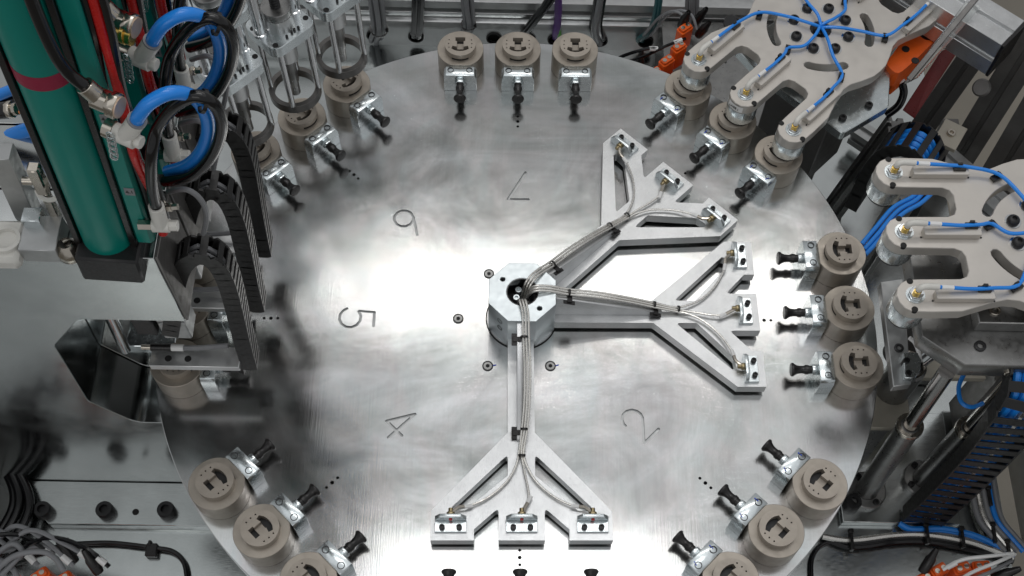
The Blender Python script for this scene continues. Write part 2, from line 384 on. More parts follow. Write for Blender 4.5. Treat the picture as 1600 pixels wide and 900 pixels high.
# ------------------------------------------------------------------ sensor arms
AZ0, AZ1 = 0.0065, 0.025
def T0(name, parent, loc, rot=(0, 0, 0)):
    o = bpy.data.objects.new(name, None); COL.objects.link(o); o.parent = parent; o.location = loc; o.rotation_euler = rot; o.empty_display_size = 0.01; return o
br_g = G().box((0.0078, 0, 0.0025), (0.0166, 0.046, 0.005))
br_g.prism([(-0.023, 0.0), (0.023, 0.0), (0.023, 0.011), (0.0155, 0.0205), (-0.0155, 0.0205), (-0.023, 0.011)], -0.0065, -0.0006, M=Matrix(((0, 0, 1, 0), (1, 0, 0, 0), (0, 1, 0, 0), (0, 0, 0, 1))))
BR_ME = mesh_of(br_g, 'sensor_bracket', 0.0005); BR_ME.materials.append(M['zinc'])
NUT_ME = mesh_of(G().cyl((0, 0, 0), (0, 0, 0.005), 0.0062, n=6).cyl((0, 0, 0.004), (0, 0, 0.011), 0.0036, n=12), 'sensor_nut', 0.0003); NUT_ME.materials.append(M['bronze'])
FACE_ME = mesh_of(G().cyl((0, 0, 0), (0, 0, 0.002), 0.0026, n=12), 'sensor_face'); FACE_ME.materials.append(M['red'])
CLIP_ME = mesh_of(G().box((0, 0, 0.0012), (0.019, 0.017, 0.0026)).box((0, 0, 0.0035), (0.008, 0.013, 0.004)).box((0.001, 0.0045, 0.006), (0.005, 0.004, 0.006)), 'cable_clip', 0.0005); CLIP_ME.materials.append(M['black'])
TIE_ME = mesh_of(G().lathe([(0.0052, -0.0016), (0.0058, -0.0016), (0.0058, 0.0016), (0.0052, 0.0016), (0.0052, -0.0016)], n=14).box((0.0068, 0, 0), (0.004, 0.005, 0.0045)), 'cable_tie'); TIE_ME.materials.append(M['black'])
def part(name, me, parent, loc=(0, 0, 0), rot=(0, 0, 0)):
    o = bpy.data.objects.new(name, me); COL.objects.link(o); o.parent = parent; o.location = loc; o.rotation_euler = rot; return o
STEM, X_SH, X_PR0, X_END = 0.0205, 0.212, 0.338, 0.383
half = [(0.040, STEM), (X_SH, STEM), (X_PR0, 0.1335), (X_END, 0.1335), (X_END, 0.070), (0.366, 0.070), (0.333, 0.034), (X_END, 0.034)]
outline = half + [(x, -y) for x, y in reversed(half)]
rads = [0, 0.004, 0.001, 0.0005, 0.0005, 0.001, 0.0035, 0.0005]; rads = rads + list(reversed(rads))
def slot(s):
    p = [(0.248, 0.0205), (0.282, 0.0205), (0.337, 0.083), (0.3385, 0.1015), (0.332, 0.1035)]
    p = [(x, s * y) for x, y in p]
    return fillet(p if s > 0 else list(reversed(p)), 0.003, 3)
ARM_ME = mesh_of(G().prism(fillet(outline, rads, 3), AZ0, AZ1, [slot(1), slot(-1)]), 'arm_plate', 0.0007); ARM_ME.materials.append(M['alu'])
rib = [(0.030, AZ1), (0.226, AZ1), (0.226, AZ1 + 0.006), (0.040, 0.082), (0.030, 0.082)]
RIB_ME = mesh_of(G().prism(rib, -0.0068, 0.0068, M=Matrix(((1, 0, 0, 0), (0, 0, -1, 0), (0, 1, 0, 0), (0, 0, 0, 1)))), 'rib', 0.0006); RIB_ME.materials.append(M['alu'])
def rib_z(x): return 0.082 + (AZ1 + 0.006 - 0.082) * max(0, min(1, (x - 0.04) / 0.186))
def make_arm(k, label):
    arm = T('sensor_fork', label, 'sensor arm', HUB * 0.6, R(k) + ROT, 'three forked sensor arms on the hub')
    pl = part('arm_plate', ARM_ME, arm); part('rib', RIB_ME, arm)
    side = -1 if k == 270 else 1
    split = V((0.262, 0.003 * side, AZ1 + 0.010))
    ends = []
    for j, y in enumerate((-0.104, 0.0, 0.104)):
        b = part('sensor_bracket', BR_ME, arm, (0.3555, y, AZ1))
        for dy in (-0.0125, 0.0125): socket_screw(b, 'screw', (0.0098, dy, 0.005), 0.0043, 0.0062)
        part('sensor_nut', NUT_ME, b, (-0.0065, 0, 0.012), (0, -PI / 2, 0)); part('sensor_face', FACE_ME, b, (-0.0012, 0, 0.012), (0, PI / 2, 0))
    # three cables: out of the bore, along the rib, fanned out to the sensors
    for j, y in enumerate((-0.104, 0.0, 0.104)):
        o = (j - 1) * 0.0046
        oy = (0.004 if k != 270 else 0.006) * (1 if k == 270 else 1)
        base = [V((0.004, o, 0.050)), V((0.016, o * 1.0 + 0.001, 0.090)), V((0.040, o + oy, 0.0905)), V((0.075, o + oy * 1.2, rib_z(0.075) + 0.006)), V((0.12, o + oy * 1.5, rib_z(0.12) + 0.0075)),
                V((0.17, o * .9 + oy * 1.4, rib_z(0.17) + 0.007)), V((0.212, o * .9 + oy * .8, rib_z(0.212) + 0.006)), V((0.246, o * .8, AZ1 + 0.008))]
        s = -1 if y < 0 else 1
        if y == 0: tail = [V((0.276, -0.004 * side, AZ1 + 0.006)), V((0.305, -0.0095 * side, AZ1 + 0.007)), V((0.325, -0.010 * side, AZ1 + 0.008)), V((0.337, -0.004 * side, AZ1 + 0.010))]
        else: tail = [V((0.268, s * 0.008, AZ1 + 0.007)), V((0.294, s * 0.022, AZ1 + 0.006)), V((0.318, s * 0.048, AZ1 + 0.006)), V((0.333, s * 0.077, AZ1 + 0.008)), V((0.3365, s * 0.094, AZ1 + 0.011))]
        pts = base + tail
        c = O('cable', G().tube(pts, 0.0018, 8, 5), M['armour'], arm)
        e, f = pts[-1], pts[-2]; d = (f - e).normalized()
        O('cable_tag', G().tube([e + d * 0.010, e + d * 0.016, e + d * 0.022], 0.0031, 8, 1), M['tag'], c)
        O('connector', G().tube([e + d * 0.010, e, V((e.x + 0.010, y, AZ1 + 0.012))], 0.0029, 8, 3), M['nickel'], c)
    for x in (0.075, 0.215): part('cable_clip', CLIP_ME, arm, (x, (-0.0065 if k == 270 else -0.004), rib_z(x) - 0.004), (0, 0.30, 0))
    for x, z in ((0.075, rib_z(0.075) + 0.005), (0.213, rib_z(0.213) + 0.006), (0.2525, AZ1 + 0.0075)):
        part('cable_tie', TIE_ME, arm, (x, 0.004 if x < .24 else 0.0005, z), (0, PI / 2 + 0.25, 0))
    return arm
make_arm(270, 'forked aluminium sensor arm reaching from the hub to the near edge of the table')
make_arm(0, 'forked aluminium sensor arm reaching from the hub straight to the right')
make_arm(45, 'forked aluminium sensor arm reaching diagonally to the upper right plate')

# ------------------------------------------------------------------ nests and their plunger blocks
def rp(x, y): return (x, y)
body = []
for i in range(64):
    a = 2 * PI * i / 64; body.append((max(-0.0365, 0.0412 * math.cos(a)), 0.0412 * math.sin(a)))
NB = mesh_of(G().prism(body, 0.0, 0.0425), 'nest_body', 0.0007); NB.materials.append(M['nest'])
# I shaped recess: outer bar (towards the rim), neck, curved inner bar
ins = [(-0.0155 + 0.004, 0.0155), (-0.0185 + 0.0035, 0.0100), (-0.0165, 0.0052), (-0.0170, 0), (-0.0165, -0.0052), (-0.0150, -0.0100), (-0.0115, -0.0155), (-0.0050, -0.0138), (-0.0068, -0.0060),
       (0.0060, -0.0060), (0.0060, -0.0088), (0.0145, -0.0088), (0.0145, 0.0088), (0.0060, 0.0088), (0.0060, 0.0060), (-0.0068, 0.0060), (-0.0050, 0.0138)]
ins = list(reversed(ins))
pins = [circ(x, s * 0.0205 * (1 if x == 0 else .97), 0.00135, 8) for s in (-1, 1) for x in (-0.0085, 0.0, 0.0085)]
ND = mesh_of(G().prism(circ(0, 0, 0.0276, 48), 0.0425, 0.0555, [ins] + pins), 'nest_disc', 0.0); ND.materials.append(M['nest_disc'])
NN = mesh_of(G().box((0.0, 0, 0.0450), (0.0125, 0.0118, 0.005)), 'recess_neck'); NN.materials.append(M['nest_disc'])
NS = mesh_of(G().prism(arcslot(0.0272, PI - 0.55, PI + 0.55, 0.0006, n=10), 0.0428, 0.0462), 'relief_slot'); NS.materials.append(M['void'])
NF = mesh_of(G().cyl((0, 0, 0.0426), (0, 0, 0.0432), 0.0190, n=32), 'recess_floor'); NF.materials.append(M['oxide'])
def make_nest():
    n = T('part_nest', '', 'nest', (0, 0, 0), 0, 'round nests on the table')
    part('nest_body', NB, n); d = part('nest_disc', ND, n); part('recess_neck', NN, d); part('relief_slot', NS, d); part('recess_floor', NF, d)
    return n
MF = Matrix(((0, 0, 1, 0), (1, 0, 0, 0), (0, 1, 0, 0), (0, 0, 0, 1)))
PB = mesh_of(G().prism([(-0.0290, 0), (0.0290, 0), (0.0290, 0.0305), (0.0250, 0.0400), (-0.0250, 0.0400), (-0.0290, 0.0305)], -0.0115, 0.0115, M=MF), 'block', 0.0006); PB.materials.append(M['zinc'])
PN = mesh_of(G().cyl((0, 0, 0), (0, 0, 0.0085), 0.0095, n=6), 'hex_nut', 0.0005); PN.materials.append(M['zinc'])
PK = mesh_of(G().lathe([(0.0066, 0.008), (0.0066, 0.0135), (0.0076, 0.014), (0.0076, 0.019), (0.0062, 0.0205), (0.0060, 0.026), (0.0068, 0.031), (0.0090, 0.0355), (0.0108, 0.0375), (0.0110, 0.0395), (0.0098, 0.0412), (0, 0.0420)], n=24), 'knob', 0, 50); PK.materials.append(M['black'])
PS = mesh_of(G().lathe([(0.0056, -0.0005), (0.0056, 0.0009), (0.0046, 0.0009), (0.0044, -0.001), (0.0023, -0.001), (0.0022, -0.0032), (0, -0.0032)], n=20), 'screw'); PS.materials.append(M['oxide'])
PM = mesh_of(G().box((0, 0, 0), (0.007, 0.0014, 0.0005)), 'paint_mark'); PM.materials.append(M['bluemark'])
def make_plunger(marks):
    n = T('plunger_block', '', 'plunger block', (0, 0, 0), 0, 'spring plunger blocks on the table')
    part('block', PB, n)
    for s in (-1, 1):
        c = part('screw', PS, n, (0.0012, s * 0.0166, 0.0401))
        if marks: part('paint_mark', PM, c, (-0.005, 0.001 * s, 0.0004), (0, 0, 0.25 * s + random.uniform(-.3, .3)))
    part('hex_nut', PN, n, (-0.0114, 0, 0.0255), (0, -PI / 2, 0)); part('knob', PK, n, (-0.0114, 0, 0.0255), (0, -PI / 2, 0))
    return n
NR, BRD, PITCH = 0.5275, 0.4795, 0.1025
WHERE = {90: ('far edge', ('right', 'middle', 'left')), 45: ('upper right edge', ('lowest', 'middle', 'uppermost')),
         0: ('right edge', ('lowest', 'middle', 'uppermost')), 315: ('lower right edge', ('lowest', 'middle', 'uppermost')),
         270: ('near edge', ('left', 'middle', 'right')), 225: ('lower left edge', ('uppermost', 'middle', 'lowest')),
         180: ('left edge', ('uppermost', 'middle', 'lowest')), 135: ('upper left edge', ('uppermost', 'middle', 'lowest'))}
def idx(k, t):   # order words above run from negative to positive tangential offset
    return 0 if t < 0 else 1 if t == 0 else 2
ORD = {90: ('right', 'middle', 'left'), 45: ('lowest', 'middle', 'uppermost'), 0: ('lowest', 'middle', 'uppermost'), 315: ('lowest', 'middle', 'uppermost'),
       270: ('left', 'middle', 'right'), 225: ('uppermost', 'middle', 'lowest'), 180: ('uppermost', 'middle', 'lowest'), 135: ('uppermost', 'middle', 'lowest')}
nest0 = make_nest(); pl0 = {False: make_plunger(False), True: make_plunger(True)}; used = set()
def take(o, key):
    if key in used: return copy_tree(o)
    used.add(key); return o
for k in (90, 45, 0, 315, 225, 180, 135, 270):
    for t in (-PITCH, 0.0, PITCH):
        w = ORD[k][idx(k, t)]; where = WHERE[k][0]
        if k != 270:
            n = take(nest0, 'n'); n.location = station(k, NR, t); n.rotation_euler.z = R(k) + ROT
            n['label'] = f'tan grey round nest at the {where}, {w} of three'
        mk = k in (45, 315); b = take(pl0[mk], mk); b.location = station(k, BRD, t); b.rotation_euler.z = R(k) + ROT
        b['label'] = f'steel block with black knob at the {where}, {w} of three'

# ------------------------------------------------------------------ prong plates with inductive sensors (right and upper right)
def plate_outline():
    h = [(-0.026, 0.0), ]   # one quarter, mirrored below
    q = [(0.0, 0.131), (0.060, 0.131), (0.130, 0.110), (0.176, 0.126), (0.205, 0.131)]
    # prong tips on the left (x = 0), slots between prongs
    left = []
    def tip(y):   # rounded tip from +y side to -y side
        return [(-0.026 * math.cos(R(a)), y + 0.0262 * math.sin(R(a))) for a in (75, 50, 25, 0, -25, -50, -75)]
    pts = []
    pts += [(0.205, 0.130), (0.188, 0.129), (0.165, 0.121), (0.145, 0.112), (0.128, 0.110), (0.105, 0.115), (0.062, 0.129), (0.02, 0.1302)]
    pts += [(x, y) for x, y in tip(0.104)]
    sl = lambda yc: [(0.01, yc + 0.0258), (0.068, yc + 0.0252), (0.078, yc + 0.021), (0.082, yc + 0.012), (0.082, yc - 0.012), (0.078, yc - 0.021), (0.068, yc - 0.0252), (0.01, yc - 0.0258)]
    pts += sl(0.052) + tip(0.0) + sl(-0.052) + tip(-0.104)
    pts += [(0.02, -0.1302), (0.062, -0.129), (0.105, -0.115), (0.128, -0.110), (0.145, -0.112), (0.165, -0.121), (0.188, -0.129), (0.205, -0.130)]
    other = [(0.41 - x, y) for x, y in reversed(pts)]
    return pts + other[1:-1]
PC = 0.205
PL_HOLES = [circ(PC, 0, 0.0185, 28)] + [arcslot(0.086, R(a - 21), R(a + 21), 0.0078, PC, 0) for a in (45, 135, 225, 315)]
PLATE_ME = mesh_of(G().prism(plate_outline(), -0.020, 0.0, PL_HOLES), 'plate', 0.0009, 40); PLATE_ME.materials.append(M['plate'])
PLUG_ME = mesh_of(G().lathe([(0, -0.020), (0.0262, -0.020), (0.0262, -0.048), (0.0250, -0.050), (0, -0.050)], n=36), 'prong_plug'); PLUG_ME.materials.append(M['zinc'])
SHOE_ME = mesh_of(G().lathe([(0.0235, -0.050), (0.0235, -0.0545), (0, -0.0545)], n=36), 'prong_shoe'); SHOE_ME.materials.append(M['black'])
COVER_ME = mesh_of(G().prism(rrect(0.082, 0.015, 0.002, 2), 0.0, 0.011), 'cable_rail', 0.0006); COVER_ME.materials.append(M['plate'])
SNUT_ME = mesh_of(G().cyl((0, 0, 0.0012), (0, 0, 0.0075), 0.0105, n=6), 'hex_nut', 0.0006); SNUT_ME.materials.append(M['chrome'])
SWASH_ME = mesh_of(G().lathe([(0.0135, 0), (0.0135, 0.0013), (0.004, 0.0013)], n=28), 'washer'); SWASH_ME.materials.append(M['zinc'])
SBR_ME = mesh_of(G().lathe([(0.0055, 0.0075), (0.0055, 0.0125), (0.0038, 0.013), (0.0038, 0.019), (0, 0.019)], n=16), 'sensor_body'); SBR_ME.materials.append(M['brass'])
DOME_ME = mesh_of(G().lathe([(0.0092, 0), (0.0092, 0.0022), (0.0084, 0.0050), (0.0060, 0.0072), (0.0038, 0.0078), (0.0036, 0.0045), (0, 0.0045)], (0, 0, 0.0015), n=24), 'dome_screw', 0, 50); DOME_ME.materials.append(M['oxide'])
DW_ME = mesh_of(G().lathe([(0.0120, 0), (0.0120, 0.0016), (0.007, 0.0016)], n=24), 'washer'); DW_ME.materials.append(M['chrome'])
DOWEL_ME = mesh_of(G().cyl((0, 0, -0.004), (0, 0, 0.0008), 0.0045, n=16), 'set_screw'); DOWEL_ME.materials.append(M['void'])
PIN_ME = mesh_of(G().cyl((0, 0, 0.0), (0, 0, 0.0006), 0.0015, n=8), 'pin_hole'); PIN_ME.materials.append(M['void'])
BCLIP_ME = mesh_of(G().box((0, 0, 0.003), (0.018, 0.010, 0.006)).box((0, 0.003, 0.0075), (0.007, 0.004, 0.008)), 'cable_clip', 0.0006); BCLIP_ME.materials.append(M['black'])
def prong_plate(label, k, r0, t0, z, far=True, flip=1):
    a = R(k) + ROT; p = T('prong_plate', label, 'prong plate', station(k, r0, t0, z), a, 'two light prong plates with blue cables')
    part('plate', PLATE_ME, p)
    O('center_plug', G().cyl((PC, 0, -0.019), (PC, 0, -0.004), 0.0186, n=28).lathe([(0.012, 0), (0.012, 0.004), (0, 0.006)], (PC, 0, -0.004), n=20), M['black'], p)
    for i in range(8):
        b = R(22.5 + 45 * i); d_ = part('dome_screw', DOME_ME, p, (PC + 0.049 * math.cos(b), 0.049 * math.sin(b), 0.0)); part('washer', DW_ME, d_)
    tips = [(0.0, y, 0) for y in (0.104, 0, -0.104)] + ([(0.41, y, PI) for y in (0.104, 0, -0.104)] if far else [])
    for x, y, rz in tips:
        s = 1 if rz == 0 else -1
        part('prong_plug', PLUG_ME, p, (x, y, 0)); part('prong_shoe', SHOE_ME, p, (x, y, 0))
        b = part('sensor_body', SBR_ME, p, (x, y, 0)); part('hex_nut', SNUT_ME, b, (0, 0, 0), (0, 0, 0.3)); part('washer', SWASH_ME, b)
        for dy in (-0.0225, 0.0225): part('set_screw', DOWEL_ME, p, (x - s * 0.004, y + dy, 0.0))
        part('cable_rail', COVER_ME, p, (x + s * 0.066, y - 0.004, 0.0))
        for dx in (0.023, 0.109): part('pin_hole', PIN_ME, p, (x + s * dx, y - 0.009, 0))
        # white plug, printed sleeve, blue cable to the middle
        e = V((x, y, 0.019)); q0 = V((x + s * 0.008, y + 0.001, 0.0225)); q1 = V((x + s * 0.026, y + 0.001, 0.021)); q2 = V((x + s * 0.030, y + 0.001, 0.0205)); q3 = V((x + s * 0.047, y + 0.001, 0.019))
        pl = O('cable_plug', G().tube([e + V((0, 0, -0.004)), e + V((s * 0.001, 0, 0.001)), q0, q1], 0.0046, 10, 3), M['white'], p)
        O('sleeve', G().tube([q2, (q2 + q3) / 2, q3], 0.0034, 8, 1), M['tag'], pl)
        cpt = [q1, q2, q3, V((x + s * 0.075, y + 0.001, 0.0165)), V((x + s * 0.105, y + (0.004 if y <= 0 else 0.0), 0.014))]
        if y > 0: cpt += [V((PC - s * 0.055, y - 0.010, 0.010)), V((PC - s * 0.028, y - 0.045, 0.008)), V((PC - s * 0.014, 0.022, 0.010))]
        elif y < 0: cpt += [V((PC - s * 0.062, y + 0.012, 0.009)), V((PC - s * 0.040, y + 0.048, 0.008)), V((PC - s * 0.018, -0.026, 0.010))]
        else: cpt += [V((PC - s * 0.080, 0.010, 0.008)), V((PC - s * 0.058, -0.006, 0.008)), V((PC - s * 0.030, -0.006, 0.010)), V((PC - s * 0.013, -0.002, 0.010))]
        cpt += [V((PC - s * 0.002, 0.003 * (1 if y >= 0 else -1), 0.005)), V((PC, 0, -0.004))]
        O('blue_cable', G().tube(cpt, 0.0028, 8, 5), M['blue'], p)
        cc = cpt[4]; part('cable_clip', BCLIP_ME, p, (cc.x - s * 0.012, cc.y - 0.001, 0.0085))
        cc = cpt[5]; part('cable_clip', BCLIP_ME, p, (cc.x, cc.y, 0.0), (0, 0, 0.5))
    return p
UP = prong_plate('upper light metal prong plate resting on three nests, blue cables fanning from its middle', 45, 0.534, -0.006, 0.110)
RP = prong_plate('right hand light metal prong plate raised beside the table, cut by the picture edge', 0, 0.5455, -0.002, 0.265)
# printed sticker on the middle prong of the upper plate
def text_mesh(txt, size, depth=0.0003):
    cu = bpy.data.curves.new('t', 'FONT'); cu.body = txt; cu.size = size; cu.extrude = depth; cu.align_x = 'CENTER'; cu.align_y = 'CENTER'
    ob = bpy.data.objects.new('t', cu); COL.objects.link(ob); dg = bpy.context.evaluated_depsgraph_get(); dg.update()
    me = bpy.data.meshes.new_from_object(ob.evaluated_get(dg)); bpy.data.objects.remove(ob); me.materials.clear(); return me
stk = G()
seg = [(-0.0265 * math.cos(R(a)), 0.0265 * math.sin(R(a))) for a in range(-34, 35, 6)]
vs = [[stk.bm.verts.new((x, y, z)) for x, y in seg] for z in (-0.017, -0.004)]
for i in range(len(seg) - 1): stk.bm.faces.new((vs[0][i], vs[0][i + 1], vs[1][i + 1], vs[1][i]))
so = O('sticker', stk, M['tag'], UP)
me = text_mesh('LAGE 1', 0.0062); me.materials.append(M['black'])
part('sticker_text', me, UP, (-0.0271, 0, -0.0105), (PI / 2, 0, -PI / 2))

# ------------------------------------------------------------------ screw spindles over the upper left nests
SP_PL = mesh_of(G().prism(rrect(0.078, 0.086, 0.015, 5), -0.020, 0.0), 'guide_plate', 0.001); SP_PL.materials.append(M['zinc'])
SP_RING = mesh_of(G().lathe([(0.0430, 0), (0.0430, 0.016), (0.0345, 0.016), (0.0345, 0), (0.0430, 0)], n=40), 'clamp_ring', 0.0005); SP_RING.materials.append(M['ring'])
SP_BOSS = mesh_of(G().lathe([(0.0250, 0), (0.0245, 0.010), (0.0235, 0.024), (0, 0.024)], n=32), 'boss'); SP_BOSS.materials.append(M['alu_satin'])
SP_CAP = mesh_of(G().lathe([(0.0228, 0.0245), (0.0232, 0.026), (0.0232, 0.036), (0.0222, 0.037), (0, 0.037)], n=32), 'boss_cap'); SP_CAP.materials.append(M['darksteel'])
sp = G()
for i in range(26): sp.lathe([(0.0068, 0.0), (0.0082, 0.0022), (0.0068, 0.0045)], (0, 0, 0.037 + 0.0052 * i), n=14)
sp.cyl((0, 0, 0.03), (0, 0, 0.20), 0.0064, n=12)
SP_SPR = mesh_of(sp, 'threaded_rod'); SP_SPR.materials.append(M['oxide'])
SP_BODY = mesh_of(G().cyl((0, 0, -0.075), (0, 0, -0.020), 0.0180, n=24).box((0.016, 0, -0.045), (0.02, 0.02, 0.048)), 'spindle_sleeve', 0.0008); SP_BODY.materials.append(M['alu_satin'])
SP_BIT = mesh_of(G().lathe([(0.0105, -0.075), (0.0105, -0.13), (0.0085, -0.135), (0.0085, -0.160), (0, -0.168)], n=18), 'driver_bit'); SP_BIT.materials.append(M['darksteel'])
ROD_ME = mesh_of(G().cyl((0, 0, -0.148), (0, 0, -0.018), 0.0050, n=14), 'rod'); ROD_ME.materials.append(M['chrome'])
COLM_ME = mesh_of(G().cyl((0, 0, 0.0), (0, 0, 0.42), 0.0092, n=20).lathe([(0.0112, 0), (0.0112, 0.004), (0.0092, 0.005)], n=20), 'guide_column'); COLM_ME.materials.append(M['chrome'])
HOLE_ME = mesh_of(G().cyl((0, 0, -0.003), (0, 0, 0.0006), 0.0046, n=14), 'screw_hole'); HOLE_ME.materials.append(M['void'])
PEG_ME = mesh_of(G().cyl((0, 0, 0), (0, 0, 0.004), 0.0022, n=10), 'small_screw'); PEG_ME.materials.append(M['oxide'])
def spindle(t, label, zp, upper):
    base = station(135, NR, t, 0); s = T('screw_spindle', label, 'spindle', (base.x, base.y, 0.105), R(135) + ROT, 'screw spindles over the upper left nests')
    s.rotation_euler = Euler((0, 0, R(135) + ROT)); h = zp - 0.105
    lean = V((0, 0, 0))
    q = part('guide_plate', SP_PL, s, (0.0, 0, h)); part('clamp_ring', SP_RING, s)
    part('boss', SP_BOSS, q); part('boss_cap', SP_CAP, q); part('threaded_rod', SP_SPR, q)
    part('spindle_sleeve', SP_BODY, s, (0, 0, h)); part('driver_bit', SP_BIT, s, (0, 0, h))
    for x in (-0.0275, 0.0275):
        for y in (-0.0275, 0.0275): part('rod', ROD_ME, s, (x, y, h))
    for x, y in ((-0.020, -0.036), (0.030, -0.033), (-0.030, 0.033), (0.020, 0.036)): part('screw_hole', HOLE_ME, q, (x, y, 0))
    for x, y in ((-0.029, -0.014), (-0.0275, -0.007), (-0.0285, -0.001), (-0.030, 0.010)): part('small_screw', PEG_ME, q, (x, y, 0))
    for x, y in ((0.004, 0.0345), (0.004, -0.0325)): part('guide_column', COLM_ME, s, (x, y, h))
    if upper:
        part('upper_plate', SP_PL, s, (0.0, 0, h + 0.115)); part('upper_cap', SP_CAP, s, (0, 0, h + 0.11))
    return s
spindle(0.1025, 'chrome screw spindle over a nest, lowest of three and nearest the teal cylinders', 0.262, True)
spindle(0.0, 'chrome screw spindle over a nest, middle of three', 0.268, False)
spindle(-0.1025, 'chrome screw spindle over a nest, uppermost of three, cut by the picture top', 0.268, False)

cp_ = T('carriage_plate', 'grey carriage plate with dark holes left of the screw spindles', 'plate', station(135, 0.60, 0.235, 0.16), R(135) + ROT)
O('plate', G().prism(rrect(0.16, 0.11, 0.012, 3), 0, 0.018), M['alu_satin'], cp_, 0.0015)
for x, y in ((-0.05, -0.03), (0.0, -0.035), (-0.05, 0.03), (0.04, 0.0)): part('screw_hole', HOLE_ME, cp_, (x, y, 0.0185))
O('bracket_leg', G().box((0.05, 0.0, -0.2525), (0.05, 0.08, 0.50)), M['alu_dull'], cp_, 0.002)

# ------------------------------------------------------------------ machine base and surroundings
def proj(p):
    v = _CM.transposed() @ (V(p) - CLOC); return (CX - CF * v.x / v.z, CY + CF * v.y / v.z)
def up_to(base, px, py):
    """point near the plumb line over base that is seen at the pixel px, py"""
    lo, hi = base.z, 1.5
    for _ in range(40):
        m = (lo + hi) / 2
        if proj((base.x, base.y, m))[1] > py: lo = m
        else: hi = m
    return at(px, py, lo)
FZ = -0.36
def slab(name, x0, x1, y0, y1, z0, z1, m, parent=None, bev=0.001):
    return O(name, G().box(((x0+x1)/2, (y0+y1)/2, (z0+z1)/2), (x1-x0, y1-y0, z1-z0)), M[m], parent, bev)
struct(slab('machine_base_plate', -1.45, 0.90, -0.95, 1.02, FZ - 0.03, FZ, 'floor'))
M['shopfloor'] = mat('shop_floor', (0.22, 0.20, 0.165), 0.0, 0.5, 0.12, 3, 0.1)
struct(slab('shop_floor', -6, 6, -6, 6, -1.2, -1.15, 'shopfloor'))
col = T('table_pedestal', 'dark drum carrying the rotary table, hidden below its rim', 'pedestal', (0, 0, FZ))
O('drum', G().cyl((0, 0, 0), (0, 0, -FZ - 0.0225), 0.30, n=64), M['darksteel'], col)

MXZ = Matrix(((1, 0, 0, 0), (0, 0, 1, 0), (0, 1, 0, 0), (0, 0, 0, 1)))
MYZ = Matrix(((0, 0, 1, 0), (1, 0, 0, 0), (0, 1, 0, 0), (0, 0, 0, 1)))
# --- press frames on the left: three C shaped plates side by side
YF = -0.165
def xz(px, py, y=YF): p = aty(px, py, y); return (p.x, p.z)
fr = [xz(-90, 404), xz(240, 404), (xz(240, 404)[0], xz(282, 502)[1]), xz(124, 502), xz(85, 540), xz(138, 627), xz(213, 660), (-0.40, xz(213, 660)[1]), (-0.40, FZ), (-1.05, FZ)]
ztop = xz(240, 404)[1]; fr[0] = (-1.05, ztop); fr[3] = (fr[3][0], fr[2][1])
frp = fillet(fr, [0, 0, 0, 0.02, 0.016, 0.02, 0.03, 0, 0, 0], 4)
def press_frame(i, label):
    f = T('press_stand', label, 'press frame', (0, 0.1 * i, FZ), 0, 'three steel press frames side by side')
    g = G().prism([(x, z - FZ) for x, z in frp], YF, YF + 0.097, M=MXZ); O('c_plate', g, M['polish'], f, 0.0008)
    # ram and tooling hanging in the throat
    x0 = fr[2][0]; zt = fr[2][1] - FZ
    O('ram', G().cyl((-0.530, YF + 0.060, zt - 0.05), (-0.530, YF + 0.060, zt + 0.01), 0.017, n=24), M['darksteel'], f)
    O('tool_holder', G().box((-0.535, YF + 0.060, zt - 0.075), (0.030, 0.045, 0.075)), M['oxide'], f, 0.002)
    O('tool_block', G().box((-0.496, YF + 0.062, zt - 0.060), (0.040, 0.040, 0.045)).box((-0.496, YF + 0.062, zt - 0.1075), (0.040, 0.040, 0.045)), M['alu_dull'], f, 0.0015)
    xe = fr[1][0]; O('end_face_shade', G().box((xe + 0.0022, YF + 0.0485, (ztop + fr[2][1]) / 2 - FZ), (0.004, 0.094, ztop - fr[2][1] - 0.001)), M['frame'], f, 0.0008)  # dark sheet added over the end face in place of its dark reflection
    return f
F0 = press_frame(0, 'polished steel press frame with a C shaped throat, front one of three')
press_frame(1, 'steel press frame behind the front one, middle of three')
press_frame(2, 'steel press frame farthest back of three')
# guide plate, chrome rod and bright column inside the front throat
O('throat_plate', G().prism([(aty(x, y, -0.10).x, aty(x, y, -0.10).z * 0 + k) for x, y, k in ((180, 540, 0.0), (262, 540, 0.0), (262, 540, 0.045), (192, 540, 0.045))], -0.01, 0.012, M=Matrix.Translation((0, -0.085, aty(215, 560, -0.10).z - FZ)) @ Matrix(((1, 0, 0, 0), (0, 1, 0, 0), (0, 0, 1, 0), (0, 0, 0, 1)))), M['zinc'], F0, 0.001)
q0, q1 = aty(196, 546, -0.095), aty(166, 480, -0.095); O('throat_rod', G().cyl(q0, q1, 0.0085, n=18), M['chrome'], F0, world=True)
O('throat_column', G().cyl((-0.585, 0.02, 0.0), (-0.585, 0.02, 0.33), 0.05, n=36), M['zinc'], F0)
# flange bar with black screws at the foot of the frame
fb = T('foot_flange', 'steel foot bar with three black socket screws below the press frame', 'flange', (0, 0, FZ))
zf = FZ + 0.022
pA, pB, pC, pD = at(45, 783, zf), at(75, 818, zf), at(430, 818, zf), at(430, 765, zf)
O('bar', G().prism([(pA.x - 0.02, YF - 0.001), (pA.x, pA.y), (pB.x, pB.y), (pC.x, pB.y), (pC.x, YF - 0.001)], 0, 0.022), M['floor'], fb, 0.001)
for px in (65, 162, 258):
    p = at(px, 795, zf + 0.018); socket_screw(fb, 'screw', (p.x, p.y, 0.0225), 0.0155, 0.019)
p = at(212, 800, zf); O('dowel_hole', G().cyl((p.x, p.y, 0.02), (p.x, p.y, 0.0226), 0.006, n=14), M['void'], fb)

